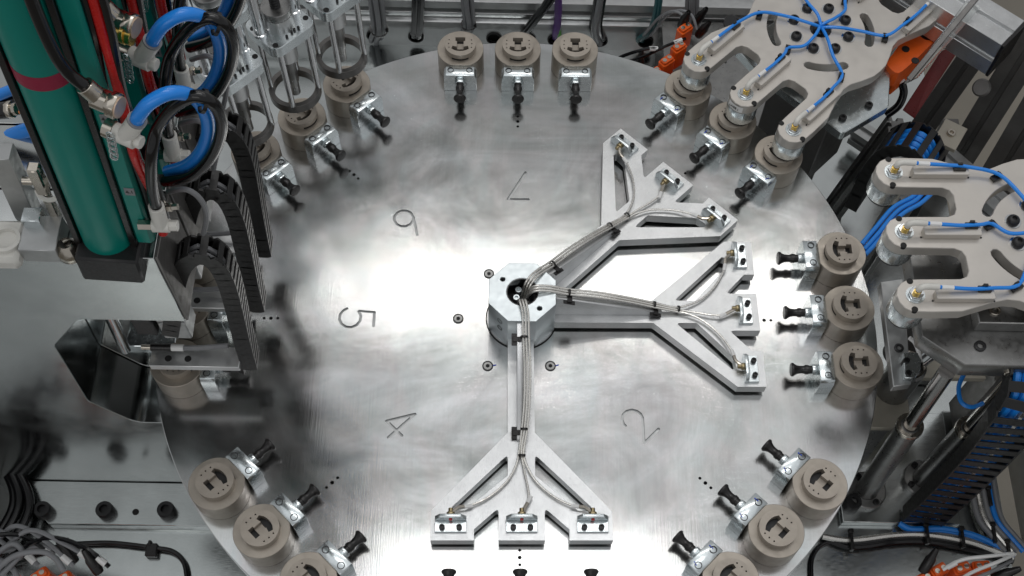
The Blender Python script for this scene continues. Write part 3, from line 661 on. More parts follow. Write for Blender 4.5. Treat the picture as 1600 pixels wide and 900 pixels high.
# --- teal press cylinders
def along(a, b, t): return a + (b - a) * t
base0 = at(170, 368, ztop + 0.02); top0 = up_to(base0, 28, -10)
AX = (top0 - base0).normalized()
def pt(px, py, y): return aty(px, py, y)
def elbow(parent, px, py, y, d0, d1, r, m, name='elbow', L0=0.02, L1=0.02):
    p = pt(px, py, y); g = G(); g.cyl(p, p + V(d0) * L0, r, n=14).cyl(p, p + V(d1) * L1, r, n=14)
    bmesh.ops.create_icosphere(g.bm, subdivisions=2, radius=r * 1.02, matrix=Matrix.Translation(p)); return O(name, g, M[m], parent, world=True)
BL = [None]
def press(i, label):
    off = V((0, 0.1 * i, 0)); b = base0 + off; t = top0 + off
    p = T('press_cylinder', label, 'press cylinder', b, 0, 'row of three teal press cylinders')
    q = lambda a, c, y: pt(a, c, y) + off
    def W(name, g, m, bev=0.0, par=None): return O(name, g, M[m], par or p, bev, world=True)
    side = AX.cross(V((0, 1, 0))).normalized()      # in the plane of the row, across the axis
    if side.x < 0: side = -side
    L = (t - b).length; t = t + AX * 0.35; W('tube', G().cyl(b, t, 0.0300, n=48), 'teal')
    W('band', G().cyl(b + AX * (L * 0.755), b + AX * (L * 0.803), 0.0304, n=48), 'pink')
    W('base_block', G().bar(b - AX * 0.022 - side * 0.034, b - AX * 0.022 + side * 0.040, 0.075, 0.05, AX), 'oxide', 0.003)
    for s in (-1, 1):
        w = side * (0.0325 * s) + V((0, -0.008, 0)); W('rail', G().bar(b + w, t + w, 0.016, 0.0075, side), 'black', 0.001)
    fl = side * 0.047
    W('valve_body', G().bar(b + fl + V((0, 0.01, 0)) + AX * 0.01, t + fl + V((0, 0.01, 0)), 0.05, 0.022, side), 'teal', 0.004)
    for a, y in ((0.30, -0.004), (0.62, -0.004)):
        c = b + AX * (L * a) + fl + side * 0.002 + V((0, -0.0155, 0))
        tg = W('label_plate', G().bar(c - side * 0.0055, c + side * 0.0055, 0.001, 0.013, AX), 'grey')
        me = text_mesh('4.1', 0.0075, 0.0002); me.materials.append(M['black']); me.transform(Matrix.Rotation(PI / 2, 4, 'X'))
        me.transform(Matrix.Translation(c + V((0, -0.0010, 0)) - b)); part('label_text', me, p)
    rr = [b + AX * (L * k) + side * 0.068 + V((0, -0.008 + 0.010 * math.sin(9 * k), 0)) for k in (0.05, 0.2, 0.35, 0.5, 0.7, 1.0, 1.5)]
    W('red_tube', G().tube(rr, 0.0058, 12, 4), 'red')
    for d in (0.058, 0.075):
        rr = [b + AX * (L * k) + side * (d + 0.004 * math.sin(7 * k + i)) + V((0, -0.006, 0)) for k in (0.08, 0.25, 0.45, 0.7, 1.0, 1.5)]
        W('black_cable', G().tube(rr, 0.0042, 8, 4), 'rubber')
    # nickel elbow with copper face and black hose
    e = q(180, 165, -0.190); f = V((0.92, -0.36, -0.12)).normalized()
    W('nickel_elbow', G().cyl(e - f * 0.022, e, 0.0115, n=18).cyl(e - f * 0.016, e - f * 0.016 + (AX * 0.8 - side * 0.45) * 0.024, 0.0095, n=16).cyl(e - f * 0.006, e + f * 0.004, 0.0135, n=6), 'nickel', 0.0006)
    W('copper_face', G().cyl(e + f * 0.004, e + f * 0.0055, 0.0110, n=18), 'copper')
    h = e - f * 0.016 + (AX * 0.8 - side * 0.45) * 0.020
    W('black_hose', G().tube([h, h + AX * 0.03 - side * 0.016, h + AX * 0.10 - side * 0.022, h + AX * 0.2 - side * 0.02, h + AX * 0.42 - side * 0.016], 0.0066, 10, 5), 'rubber')
    # white elbow with blue hose
    e = q(202, 215, -0.185); hh = q(214, 188, -0.188); dr = (hh - e).normalized()
    we = W('white_elbow', G().cyl(e - f * 0.016, e + f * 0.007, 0.0098, n=18).cyl(e - f * 0.004, hh, 0.0094, n=18), 'white', 0.0004)
    O('plug', G().cyl(e + f * 0.007, e + f * 0.014, 0.0072, n=8), M['white'], p, 0.0005, world=True)
    W('collar', G().cyl(e - f * 0.026, e - f * 0.016, 0.0105, n=16), 'nickel')
    W('collar_ring', G().cyl(hh - dr * 0.001, hh + dr * 0.0015, 0.0098, n=18), 'grey')
    W('blue_hose', G().tube([hh, hh + dr * 0.01, q(235, 160, -0.185), q(268, 145, -0.175), q(303, 152, -0.16), q(322, 180, -0.15), q(324, 210, -0.14), q(313, 238, -0.13), q(292, 258, -0.12), q(262, 268, -0.11)], 0.0072, 12, 6), 'blue')
    # lower white elbow with the thick black hose loop
    e = q(252, 352, -0.165); hh = q(244, 322, -0.165); dr = (hh - e).normalized()
    W('white_elbow', G().cyl(e - V((1, 0, 0)) * 0.010, e + V((1, 0, 0)) * 0.010, 0.0085, n=16).cyl(e, hh, 0.0090, n=16), 'white', 0.0004)
    W('plug', G().cyl(e + V((1, 0, 0)) * 0.010, e + V((1, 0, 0)) * 0.019, 0.0068, n=8), 'white')
    W('collar', G().cyl(e - V((1, 0, 0)) * 0.026, e - V((1, 0, 0)) * 0.010, 0.0065, n=6), 'nickel')
    W('hose_nut', G().cyl(q(252, 325, -.155), q(278, 323, -.155), 0.0040, n=6).cyl(q(262, 324, -.155), q(268, 324, -.155), 0.0058, n=6), 'nickel')
    loop = [hh, hh + dr * 0.01, q(237, 285, -0.17), q(237, 240, -0.17), q(246, 200, -0.158), q(272, 166, -0.165), q(305, 150, -0.168), q(333, 162, -0.166), q(346, 190, -0.160), q(340, 225, -0.150), q(322, 255, -0.142), q(296, 276, -0.135), q(258, 284, -0.125)]
    W('hose_loop', G().tube(loop, 0.0066, 12, 6), 'rubber')
    tp = q(318, 158, -0.165); W('hose_tie', G().lathe([(0.0115, -0.002), (0.0125, -0.002), (0.0125, 0.002), (0.0115, 0.002), (0.0115, -0.002)], tp, V((1, 0.2, -0.6)), 16), 'black')
    W('red_collar', G().cyl(q(243, 292, -.135), q(246, 302, -.135), 0.0050, n=12), 'red')
    gw = [q(262, 300, -0.12), q(290, 296, -0.125), q(312, 310, -0.125), q(323, 335, -0.12), q(318, 365, -0.11)]
    W('grey_cable', G().tube(gw, 0.0034, 8, 5), 'grey')
    if i == 1:
        c = q(128, 168, -0.19); W('brass_silencer', G().cyl(c, c + V((0.034, -0.01, -0.002)), 0.0085, n=12).cyl(c + V((0.010, -0.003, 0)), c + V((0.016, -0.005, 0)), 0.0105, n=6).cyl(c + V((0.024, -0.007, 0)), c + V((0.028, -0.008, 0)), 0.0100, n=14), 'brass', 0.0004)
    if i == 0:
        c = q(219, 363, -0.155); W('yellow_tag', G().box(c, (0.007, 0.002, 0.010)), 'yellow')
        # thin wire chain
    ch = G(); c0 = q(172 , 212, -0.19)
    for j in range(9):
        cc = c0 + V((0.001 * (j % 2), 0, 0)) + (q(178, 245, -0.19) - c0) * (j / 8)
        ch.tube([cc + V((0.0035 * math.cos(a), 0.0015 * (j % 2) * math.sin(a), 0.0055 * math.sin(a))) for a in [2 * PI * u / 8 for u in range(8)]], 0.0009, 5, 1, closed=True)
    W('ball_chain', ch, 'zinc')
    return p
press(0, 'teal press cylinder with a crimson band, front one of three, blue and black hose loops')
press(1, 'teal press cylinder half hidden behind the front one, middle of three, brass silencer')
press(2, 'teal press cylinder farthest back of three')

# --- energy chains beside the presses
LINK = {}
def link_meshes(w, h, L):
    key = (w, h, L)
    if key not in LINK:
        g = G()
        for s in (-1, 1):
            o = fillet([(-L * 0.62, -h / 2), (L * 0.42, -h / 2), (L * 0.62, -h * 0.25), (L * 0.62, h * 0.25), (L * 0.42, h / 2), (-L * 0.62, h / 2)], 0.001, 2)
            g.prism(o, s * w / 2 - 0.0016 + (0.0009 if s > 0 else -0.0009), s * w / 2 + 0.0016 + (0.0009 if s > 0 else -0.0009), M=MXZ)
        g.box((0, 0, h / 2 - 0.0012), (L * 0.60, w, 0.0024)); g.box((0, 0, -h / 2 + 0.0012), (L * 0.60, w, 0.0024))
        me = mesh_of(g, 'link', 0.0004); me.materials.append(M['chain']); LINK[key] = me
    return LINK[key]
def resample(pts, L):
    P = smooth_path(pts, 12); out = [P[0]]; acc = 0
    for a, b in zip(P, P[1:]):
        d = (b - a).length; pos = 0
        while acc + d - pos >= L:
            pos += L - acc; acc = 0; out.append(a + (b - a) * (pos / d))
        acc += d - pos
    return out
def chain(label, pts, w, h, L, cables, group=None, across=V((0, 1, 0)), matl=('grey',)):
    c = T('energy_chain', label, 'energy chain', pts[0], 0, group); me = link_meshes(w, h, L); P = resample(pts, L)
    for a, b in zip(P, P[1:]):
        x = (b - a).normalized(); y = (across - x * across.dot(x)).normalized(); z = x.cross(y)
        o = part('link', me, c, (a + b) / 2 - c.location); o.rotation_euler = Matrix((x, y, z)).transposed().to_euler()
    n = len(cables)
    for j, (dy, r, m) in enumerate(cables):
        O('carried_cable', G().tube([p + across * dy for p in P[::2]], r, 8, 2), M[m], c, world=True)
    return c
cp = [(262, 508), (268, 470), (272, 430), (284, 398), (308, 386), (333, 398), (350, 428), (362, 470), (374, 520), (386, 562)]
cpw = [aty(x + 6, y + 2, -0.118) for x, y in cp]
names = ['front', 'middle', 'rear']
for i in range(3):
    off = V((0, 0.1 * i, 0))
    chain(f'black plastic energy chain arched beside the presses, {names[i]} one of three', [p + off for p in cpw], 0.027, 0.024, 0.0165,
          [(-0.006, 0.0036, 'grey'), (0.004, 0.0036, 'grey')], 'energy chains beside the presses')
# brackets and sensors under the chains
def chain_bracket(i, label):
    off = V((0, 0.1 * i, 0)); y = -0.128
    c = T('chain_bracket', label, 'bracket', aty(300, 565, y) + off, 0, 'aluminium bars under the energy chains')
    a, b = aty(238, 560, y), aty(376, 560, y); z = (a.z + b.z) / 2; a.z = b.z = z
    O('bar', G().bar(a + off, b + off, 0.034, 0.012), M['alu_satin'], c, 0.001, world=True)
    for t in (0.20, 0.42): q = along(a, b, t) + off + V((0, -0.004, 0)); O('hole', G().cyl(q, q + V((0, 0, 0.0065)), 0.0052, n=14), M['void'], c, world=True)
    q0 = along(a, b, 0.03) + off + V((0, 0.006, 0.022)); q1 = q0 + V((0.09, 0, 0.002))
    O('sensor', G().cyl(q0, q0 + V((0.03, 0, 0)), 0.0060, n=14), M['black'], c, world=True)
    O('sensor_tip', G().cyl(q0 + V((-0.014, 0, 0)), q0, 0.0040, n=12), M['nickel'], c, world=True)
    O('sleeve', G().cyl(q0 + V((0.03, 0, 0)), q0 + V((0.048, 0, 0)), 0.0052, n=12), M['tag'], c, world=True)
    O('lead', G().tube([q0 + V((0.048, 0, 0)), q0 + V((0.07, 0.001, -0.001)), q0 + V((0.115, 0.002, 0.006))], 0.0040, 8, 4), M['grey'], c, world=True)
    return c
for i in range(3): chain_bracket(i, f'aluminium bar with sensor below an energy chain, {names[i]} one of three')

# --- lever linkage beside the front press cylinder
lv = T('lever_linkage', 'grey steel lever plate and square rod left of the teal cylinder', 'linkage', at(60, 395, ztop))
def LW(name, g, m, bev=0.0): return O(name, g, M[m], lv, bev, world=True)
yl = -0.10
a, b = at(84, 392, ztop), aty(14, 236, yl - .035)
LW('lever_plate', G().prism([xz(92, 402, yl), xz(60, 402, yl), xz(-16, 236, yl), xz(18, 236, yl)], yl - 0.012, yl + 0.012, M=MXZ), 'alu_dull', 0.001)
r0, r1 = aty(110, 385, -0.12), aty(70, 300, -0.12)
LW('square_rod', G().bar(r0, r1, 0.010, 0.010, V((0, 1, 0))), 'nickel', 0.001)
LW('clevis', G().bar(r1 - (r0 - r1) * 0.02, r1 + (r1 - r0) * 0.42, 0.014, 0.015, V((0, 1, 0))), 'nickel', 0.002)
LW('eye', G().lathe([(0.010, -0.005), (0.0155, -0.005), (0.0155, 0.005), (0.010, 0.005), (0.010, -0.005)], r1 + V((0.004, 0.004, 0)), (0.3, -0.5, 0.8), 20), 'white')
LW('pin', G().cyl(aty(36, 282, -0.115), aty(58, 283, -0.115), 0.0055, n=12), 'nickel')
LW('foot_clamp', G().lathe([(0.014, 0), (0.016, 0.004), (0.015, 0.014), (0.009, 0.024), (0.008, 0.026)], at(113, 398, ztop + 0.001), (0, 0, 1), 18), 'nickel')
q = at(106, 400, ztop + 0.012); LW('foot_hole', G().cyl(q, q + V((0.0, -0.004, 0.001)), 0.005, n=12), 'void')
LW('spacer', G().box(at(66, 384, ztop + 0.014) + V((0, 0.01, 0)), (0.045, 0.05, 0.026)), 'alu_dull', 0.001)
LW('corner_block', G().box(at(52, 355, ztop + 0.03) + V((0, 0.01, 0)), (0.022, 0.02, 0.026)), 'zinc', 0.001)
cst = T('casting', 'pale cast housing with a raised ring on top of the press frame', 'casting', at(20, 392, ztop))
c = at(18, 392, ztop + 0.03); O('body', G().box(c + V((-0.045, 0.02, -0.018)), (0.10, 0.06, 0.022)), M['white'], cst, 0.005, world=True)
O('ring', G().lathe([(0.018, 0), (0.018, 0.006), (0.014, 0.007), (0.013, 0.002), (0, 0.002)], c + V((-0.012, 0.018, -0.008)), n=24), M['white'], cst, world=True)
# hoses entering from the left behind the cylinders
hs = [((-30, 232), (30, 208), (70, 196), (120, 175), 0.010, 'blue', 'blue air hose bending in from the left edge above the lever'),
      ((-30, 262), (30, 232), (80, 215), (130, 205), 0.009, 'rubber', 'black air hose bending in from the left edge under the blue one'),
      ((-30, 160), (20, 140), (50, 128), (90, 118), 0.007, 'blue', 'thin blue hose at the left edge beside the teal cylinder'),
      ((-30, 178), (20, 158), (60, 146), (100, 140), 0.008, 'rubber', 'thin black hose at the left edge beside the teal cylinder'),
      ((-30, 345), (30, 322), (70, 310), (110, 300), 0.012, 'blue', 'dark blue hose low behind the lever plate'),
      ((-30, 375), (30, 352), (70, 338), (110, 330), 0.013, 'rubber', 'thick black hose low behind the lever plate')]
for h in hs:
    o = O('hose', G().tube([aty(x, y, 0.02) for x, y in h[:4]], h[4], 12, 6), M[h[5]]); tag(o, h[6], 'hose', 'hoses at the left edge')
cn = T('cable_connector', 'nickel cable connector with a glowing amber light at the left edge', 'connector', aty(8, 172, -0.03))
O('boot', G().cyl(aty(-30, 176, -0.03), aty(12, 172, -0.03), 0.010, n=14), M['black'], cn, world=True)
O('nut', G().cyl(aty(12, 172, -0.03), aty(20, 171, -0.03), 0.0105, n=8).cyl(aty(20, 171, -.03), aty(27, 170, -.03), 0.0075, n=14), M['nickel'], cn, 0.0005, world=True)
o = O('status_light', G().cyl(aty(30, 175, -0.036), aty(33, 175, -0.036), 0.0022, n=8), M['led'], cn, world=True)

# ------------------------------------------------------------------ cable duct and profile beam along the far side
YB = at(650, 71, FZ).y
zs = aty(650, 43, YB).z                     # top of the pierced strip
duct = T('cable_duct', 'light sheet metal strip with round cable holes behind the table', 'cable duct', (0, YB, FZ))
holes = [(585, 60), (650, 55), (727, 54), (772, 57), (825, 55), (868, 58), (938, 62), (1010, 58)]
hc = [aty(x, (57 if x < 1100 else 60), YB) for x, y in holes]
zc = (FZ + zs) / 2
hl = [circ(p.x, zc - FZ + 0.001, 0.0155, 20) for p in hc]
O('strip', G().prism([(-1.2, 0.0), (0.62, 0.0), (0.62, zs - FZ), (-1.2, zs - FZ)], 0.0, 0.004, [list(reversed(h)) for h in hl], M=MXZ), M['alu_satin'], duct)
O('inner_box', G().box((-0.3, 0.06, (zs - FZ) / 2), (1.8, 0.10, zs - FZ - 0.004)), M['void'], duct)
for p in hc: O('grommet', G().lathe([(0.0148, -0.003), (0.0175, -0.003), (0.0175, 0.003), (0.0148, 0.003), (0.0148, -0.003)], (p.x, 0.0, zc - FZ + 0.001), (0, -1, 0), 20), M['black'], duct)
beam = T('profile_beam', 'long grooved aluminium profile beam across the top behind the table', 'profile beam', (0, YB, zs))
# cross section (y, z) with two grooves in the front face, run along x
sec = [(-0.004, 0.0), (-0.004, 0.022), (0.006, 0.026), (0.006, 0.036), (-0.004, 0.040), (-0.004, 0.052), (0.010, 0.052), (0.010, 0.064), (-0.004, 0.064), (-0.004, 0.085), (0.03, 0.085), (0.03, 0.094), (0.045, 0.094), (0.045, 0.085), (0.10, 0.085), (0.10, 0.0)]
O('extrusion', G().prism(sec, -1.2, 0.62, M=MYZ), M['alu_satin'], beam, 0.0008)
sec2 = [(0.115, 0.0), (0.115, 0.11), (0.125, 0.115), (0.125, 0.13), (0.115, 0.135), (0.115, 0.19), (0.19, 0.19), (0.19, 0.0)]
O('rear_extrusion', G().prism(sec2, -1.2, 0.9, M=MYZ), M['frame'], beam, 0.0008)
def bundle(label, pts, n, r, m, grp='cable bundles through the far duct', ties=(), spread=0.0075, sub=6):
    P = [V(p) for p in pts]; b = T('cable_bundle', label, 'cable bundle', P[0], 0, grp)
    for j in range(n):
        a = 2.4 * j; o = V((spread * math.cos(a), 0.6 * spread * math.sin(a), 0.6 * spread * math.sin(a + 1))) if n > 1 else V((0, 0, 0))
        mm = m if isinstance(m, str) else m[j % len(m)]
        O('cable', G().tube([p + o + V((random.uniform(-1, 1), random.uniform(-1, 1), random.uniform(-1, 1))) * 0.0012 for p in P], r, 8, sub), M[mm], b, world=True)
    for k in ties:
        d = (P[min(k + 1, len(P) - 1)] - P[max(k - 1, 0)]); O('tie', G().lathe([(spread + r, -0.002), (spread + r * 1.4, -0.002), (spread + r * 1.4, 0.002), (spread + r, 0.002), (spread + r, -0.002)], P[k], d, 14).box(P[k] + V((spread + r, -0.003, 0)), (0.006, 0.006, 0.006)), M['black'], b, world=True)
    return b
def fy(px, py, dy=0.0): return aty(px, py, YB + dy)
bundle('four grey cables dropping into the far duct beside the upper spindle', [fy(588, 63, .02), fy(588, 58, -.01), fy(592, 45, -.03), fy(590, 20, -.04), fy(584, -20, -.04)], 5, 0.0058, 'grey', ties=(2,), spread=0.012)
bundle('black cable pair entering a duct hole left of the far nests', [fy(650, 60, .02), fy(650, 55, -.008), fy(651, 40, -.022), fy(653, 10, -.03), fy(654, -20, -.03)], 2, 0.0085, 'rubber', spread=0.006)
bundle('grey cable bundle rising behind the left far nest', [fy(728, 58, .02), fy(729, 50, -.01), fy(732, 38, -.022), fy(730, 10, -.028), fy(727, -20, -.03)], 4, 0.0055, 'grey', ties=(2,), spread=0.009)
bundle('black cables slanting up behind the middle far nest', [fy(818, 56, .02), fy(822, 50, -.012), fy(836, 30, -.03), fy(854, 8, -.04), fy(872, -20, -.05)], 3, 0.0062, 'rubber', spread=0.006)
bundle('purple cable rising behind the middle far nest', [fy(868, 60, .02), fy(869, 52, -.012), fy(871, 30, -.02), fy(872, -20, -.025)], 1, 0.0080, 'purple')
bundle('green sleeve in the duct hole beside the purple cable', [fy(870, 62, .02), fy(874, 57, -.012), fy(871, 46, -.018)], 1, 0.0060, 'green')
bundle('thick black cables between the right far nest and the beam', [fy(940, 66, .02), fy(934, 58, -.012), fy(930, 40, -.025), fy(934, 15, -.035), fy(940, -20, -.04)], 3, 0.0075, ('rubber', 'rubber', 'grey'), spread=0.008)
bundle('petrol coloured cable at the hole nearest the orange valves', [fy(1002, 66, .02), fy(1000, 62, -.015), fy(1016, 48, -.03), fy(1026, 20, -.04), fy(1030, -20, -.04)], 2, 0.0052, 'petrol', spread=0.004)
bundle('two grey cables running up behind the upper prong plate', [fy(1084, 48, -.05), fy(1080, 20, -.05), fy(1082, -20, -.05)], 3, 0.0062, 'grey', spread=0.009)
bundle('thin grey wires looping from the duct hole to the orange valves', [fy(1003, 62, .0), fy(1014, 52, -.04), fy(1034, 28, -.06), fy(1056, 18, -.08), fy(1074, 26, -.10), fy(1082, 48, -.12)], 2, 0.0030, 'grey', spread=0.008)

# ------------------------------------------------------------------ orange valve blocks
OB = mesh_of(G().prism(rrect(0.032, 0.020, 0.004, 3), 0, 0.05).prism(rrect(0.026, 0.015, 0.003, 3), 0.05, 0.056), 'valve_body', 0.0008); OB.materials.append(M['orange'])
OS = mesh_of(G().cyl((0, 0, 0.056), (0, 0, 0.0575), 0.0045, n=14), 'valve_screw'); OS.materials.append(M['nickel'])
OC = mesh_of(G().lathe([(0.0085, 0), (0.0095, 0.004), (0.0095, 0.028), (0.0070, 0.034), (0.0055, 0.046), (0.0040, 0.05)], n=14), 'cable_boot'); OC.materials.append(M['black'])
OT = mesh_of(G().box((0, 0, 0), (0.018, 0.005, 0.006)), 'tag'); OT.materials.append(M['tag'])
def valves(label, loc, rz, spots, boots, wires, grp='orange valve blocks', z=0.0):
    v = T('valve_block', label, 'valve block', loc, rz, grp)
    for x, y, dz, a in spots:
        o = part('valve_body', OB, v, (x, y, dz), (0, 0, a)); part('valve_screw', OS, o, (0.006, 0, 0)); part('valve_screw', OS, o, (-0.007, 0, 0))
    for x, y, dz, rx, ry in boots: part('cable_boot', OC, v, (x, y, dz), (rx, ry, 0))
    for w in wires:
        c = O('wire', G().tube([V(p) for p in w[0]], w[1], 7, 5), M[w[2]], v); e, f = V(w[0][0]), V(w[0][1]); d = (f - e).normalized()
        O('wire_tag', G().tube([e + d * .008, e + d * .018, e + d * 0.026], w[1] * 1.45, 8, 1), M['tag'], c)
    return v
p = at(1052, 92, -0.20)
valves('cluster of orange valve blocks with black plugs beyond the upper right rim', (p.x, p.y, -0.255), 0.5,
       [(-0.05, -0.01, 0, 0.2), (-0.02, -0.005, 0.015, 0.2), (0.012, 0.004, 0.03, 0.2), (-0.03, -0.05, -0.005, 0.2), (0.01, -0.045, -0.01, 0.2), (0.035, -0.03, 0.012, 0.2), (0.04, 0.03, 0.045, 0.2), (0.06, -0.01, 0.02, 0.2)],
       [(0.045, 0.05, 0.08, 0.2, 0.1), (0.07, 0.02, 0.07, 0.3, 0.2), (0.035, -0.045, 0.03, 0.2, 0.1), (-0.06, 0.03, 0.01, -0.4, 0.3), (0.08, 0.05, 0.07, 0.2, 0.3)],
       [([(-0.02, 0.02, 0.075), (-0.05, 0.03, 0.08), (-0.09, 0.05, 0.06), (-0.11, 0.06, 0.04)], 0.0035, 'rubber'), ([(0.03, 0.01, 0.09), (-0.01, 0.015, 0.085), (-0.06, 0.03, 0.06), (-0.11, 0.06, 0.03)], 0.0032, 'rubber')])
struct(slab('far_right_base_step', 0.30, 0.62, 0.55, YB - 0.01, FZ + 0.0005, -0.255, 'darksteel'))
# bottom left cluster with grey cables
p = at(180, 905, -0.28)
valves('orange valve blocks at the lower left corner below a tangle of grey wires', (p.x, p.y, -0.335), 0.0,
       [(-0.09, 0.00, 0, 0.6), (-0.05, -0.012, 0.0, 0.6), (-0.012, -0.02, 0, 0.1), (0.026, -0.02, 0, 0.0), (0.064, -0.022, 0, 0.0), (-0.13, 0.006, 0, 0.7), (-0.17, -0.01, 0, 0.7), (-0.10, -0.04, 0, 0.3)],
       [(-0.03, 0.012, 0.052, -0.6, -0.5), (-0.075, 0.03, 0.05, -0.6, -0.6)],
       [([(-0.012 - 0.03 * j, 0.02 + 0.012 * (j % 2), 0.06), (-0.05 - 0.035 * j, 0.045 + 0.006 * j, 0.085), (-0.11 - 0.03 * j, 0.06 + 0.01 * (j % 3), 0.09 + 0.008 * (j % 2)), (-0.17 - 0.02 * j, 0.04 + 0.008 * j, 0.07), (-0.24 - .02 * j, -0.01 + 0.01 * j, 0.05)], 0.0042, 'grey' if j % 3 else 'rubber') for j in range(7)])
for j, (lb, pts) in enumerate((('grey cable arching over the lower left orange valves', [(-20, 905), (20, 870), (62, 862), (86, 872), (100, 892)]), ('grey cable looping at the lower left corner', [(-20, 880), (4, 858), (22, 850), (34, 862), (20, 880), (0, 900)]),
                               ('grey cable lying lowest at the lower left corner', [(-10, 872), (10, 880), (24, 895), (30, 915)]), ('pale grey cable crossing to a white tag at the lower left', [(-10, 862), (30, 858), (62, 852), (82, 858)]))):
    o = O('cable', G().tube([at(x, y, -0.235 - 0.01 * j) for x, y in pts], 0.0048, 10, 6), M['grey']); tag(o, lb, 'cable', 'loose grey cables at the lower left')
bc = T('clipped_cable', 'black cable held by two clips on the plate at the lower left', 'cable', at(200, 860, FZ))
O('cable', G().tube([at(x, y, FZ + 0.008) for x, y in ((20, 876), (60, 862), (104, 852), (140, 849), (180, 849), (238, 856), (270, 862), (288, 880), (293, 910))], 0.0048, 10, 6), M['rubber'], bc, world=True)
for x, y in ((109, 853), (238, 857)):
    c = at(x, y, FZ + 0.008); O('clip', G().box(c + V((0, -0.004, 0)), (0.020, 0.024, 0.014)).box(c + V((-0.004, 0.008, 0.004)), (0.006, 0.010, 0.010)), M['black'], bc, 0.0015, world=True)
hb = T('hose_bundle', 'curved bundle of glossy black hoses at the left edge', 'hose bundle', at(10, 850, FZ))
for j in range(4):
    O('hose', G().tube([at(x + j * 8 - 12, y + j * 3, FZ + 0.03 + 0.012 * (j % 2)) for x, y in ((-30, 868), (6, 838), (30, 800), (34, 770), (22, 738), (2, 712), (-30, 690))], 0.0085, 12, 6), M['rubber'], hb, world=True)
lp = T('side_panel', 'dark upright panel at the left edge behind the black hoses', 'panel', at(-10, 800, FZ))
O('sheet', G().box(at(-12, 800, FZ) + V((-0.03, 0.05, 0.05)), (0.06, 0.25, 0.10)), M['frame'], lp, 0.002, world=True)
# bottom right cluster
p = at(1470, 893, -0.28)
valves('orange valve blocks at the lower right corner with white tagged wires', (p.x, p.y, -0.335), 0.0,
       [(-0.10, -0.028, 0, 0), (-0.066, -0.024, 0, 0.0), (-0.03, -0.012, 0, 0.5), (0.0, 0.004, 0.0, 0.5), (0.04, 0.008, 0.0, 0.3), (0.01, -0.035, 0, 0.3), (0.075, 0.012, 0, 0.1), (0.045, -0.03, 0, 0.3), (0.085, -0.02, 0, 0.2)],
       [(-0.03, 0.0, 0.05, -0.7, 0.5), (0.09, -0.01, 0.05, -0.2, 0.9), (0.10, -0.03, 0.05, -0.1, 0.9)],
       [([(0.0, 0.0, 0.065), (0.03, 0.014, 0.08), (0.08, 0.02, 0.085), (0.125, 0.03, 0.07)], 0.0032, 'tag'), ([(0.01, -0.03, 0.065), (0.04, -0.01, 0.08), (0.09, 0.01, 0.085), (0.13, 0.03, 0.065)], 0.0032, 'tag'), ([(-0.02, -0.045, 0.06), (0.02, -0.03, 0.08), (0.07, -0.01, 0.085), (0.125, 0.02, 0.06)], 0.0032, 'grey')])
rb = T('cable_harness', 'grey, blue and black cables tied along the plate at the lower right', 'cable harness', at(1450, 850, FZ))
for j, (m, dy) in enumerate((('rubber', 6), ('rubber', 2), ('armour', -2), ('grey', -5), ('blue', -9), ('blue', -12), ('rubber', 9))):
    st_ = (1285, 838) if m in ('rubber', 'armour') else (1400, 822)
    pts = [st_, (1330, 846 + dy), (1400, 838 + dy), (1450, 838 + dy), (1510, 848 + dy), (1555, 862 + dy * .6), (1583, 874 + dy * .4)] if m in ('rubber', 'armour') else [(1405, 818), (1425, 834 + dy * .6), (1470, 838 + dy), (1520, 848 + dy), (1560, 862 + dy * .6), (1583, 872)]
    O('cable', G().tube([at(x, y, FZ + 0.010 + 0.003 * (j % 3)) for x, y in pts], 0.0058, 8, 6), M[m], rb, world=True)
for j, m in enumerate(('grey', 'armour', 'grey', 'blue', 'grey')):
    O('cable', G().tube([at(x + j * 9, y, FZ + 0.02) for x, y in ((1515, 735), (1520, 775), (1530, 812), (1552, 840), (1572, 862))], 0.0052, 8, 6), M[m], rb, world=True)
for x, y in ((1330, 846), (1448, 836), (1503, 842), (1575, 862), (1545, 778), (1552, 835)):
    c = at(x, y, FZ + 0.022); O('tie', G().box(c, (0.006, 0.034, 0.014)).box(c + V((0, 0.018, 0.004)), (0.009, 0.008, 0.010)), M['black'], rb, 0.001, world=True)
o = O('black_cable', G().tube([at(x, y, FZ + 0.006) for x, y in ((1310, 842), (1282, 852), (1268, 875), (1268, 910))], 0.0045, 10, 6), M['rubber']); tag(o, 'black cable curving down beside the rim at the lower right', 'cable')

# ------------------------------------------------------------------ right: lift slide under the raised prong plate
ls = T('lift_slide', 'stacked grey steel slide blocks under the right hand prong plate', 'slide', at(1530, 560, 0.10))
def SW(name, g, m, bev=0.0008): return O(name, g, M[m], ls, bev, world=True)
zt_ = 0.190; a = at(1508, 570, zt_); b = at(1660, 570, zt_); c_ = at(1500, 528, zt_); 
SW('carriage', G().prism([(a.x, a.y), (a.x + .6, a.y), (a.x + .6, a.y + 0.20), (a.x - .055, a.y + 0.20), (a.x - .055, a.y + 0.045)], zt_ - 0.035, zt_), 'darksteel', 0.0015)
SW('upper_block', G().box((a.x + 0.31, a.y + 0.115, zt_ + 0.0125), (0.58, 0.12, 0.024)), 'darksteel', 0.0015)
SW('top_block', G().box((a.x + 0.34, a.y + 0.145, zt_ + 0.0375), (0.56, 0.09, 0.024)), 'darksteel', 0.0015)
for x, dy, dz in ((0.026, 0.03, 0.0), (0.045, 0.075, 0.0247), (0.105, 0.12, 0.0497)): socket_screw(ls, 'screw', V((a.x + x, a.y + dy, zt_ + dz)) - ls.location, 0.0085, 0.003, m='nickel' if dz else 'oxide')
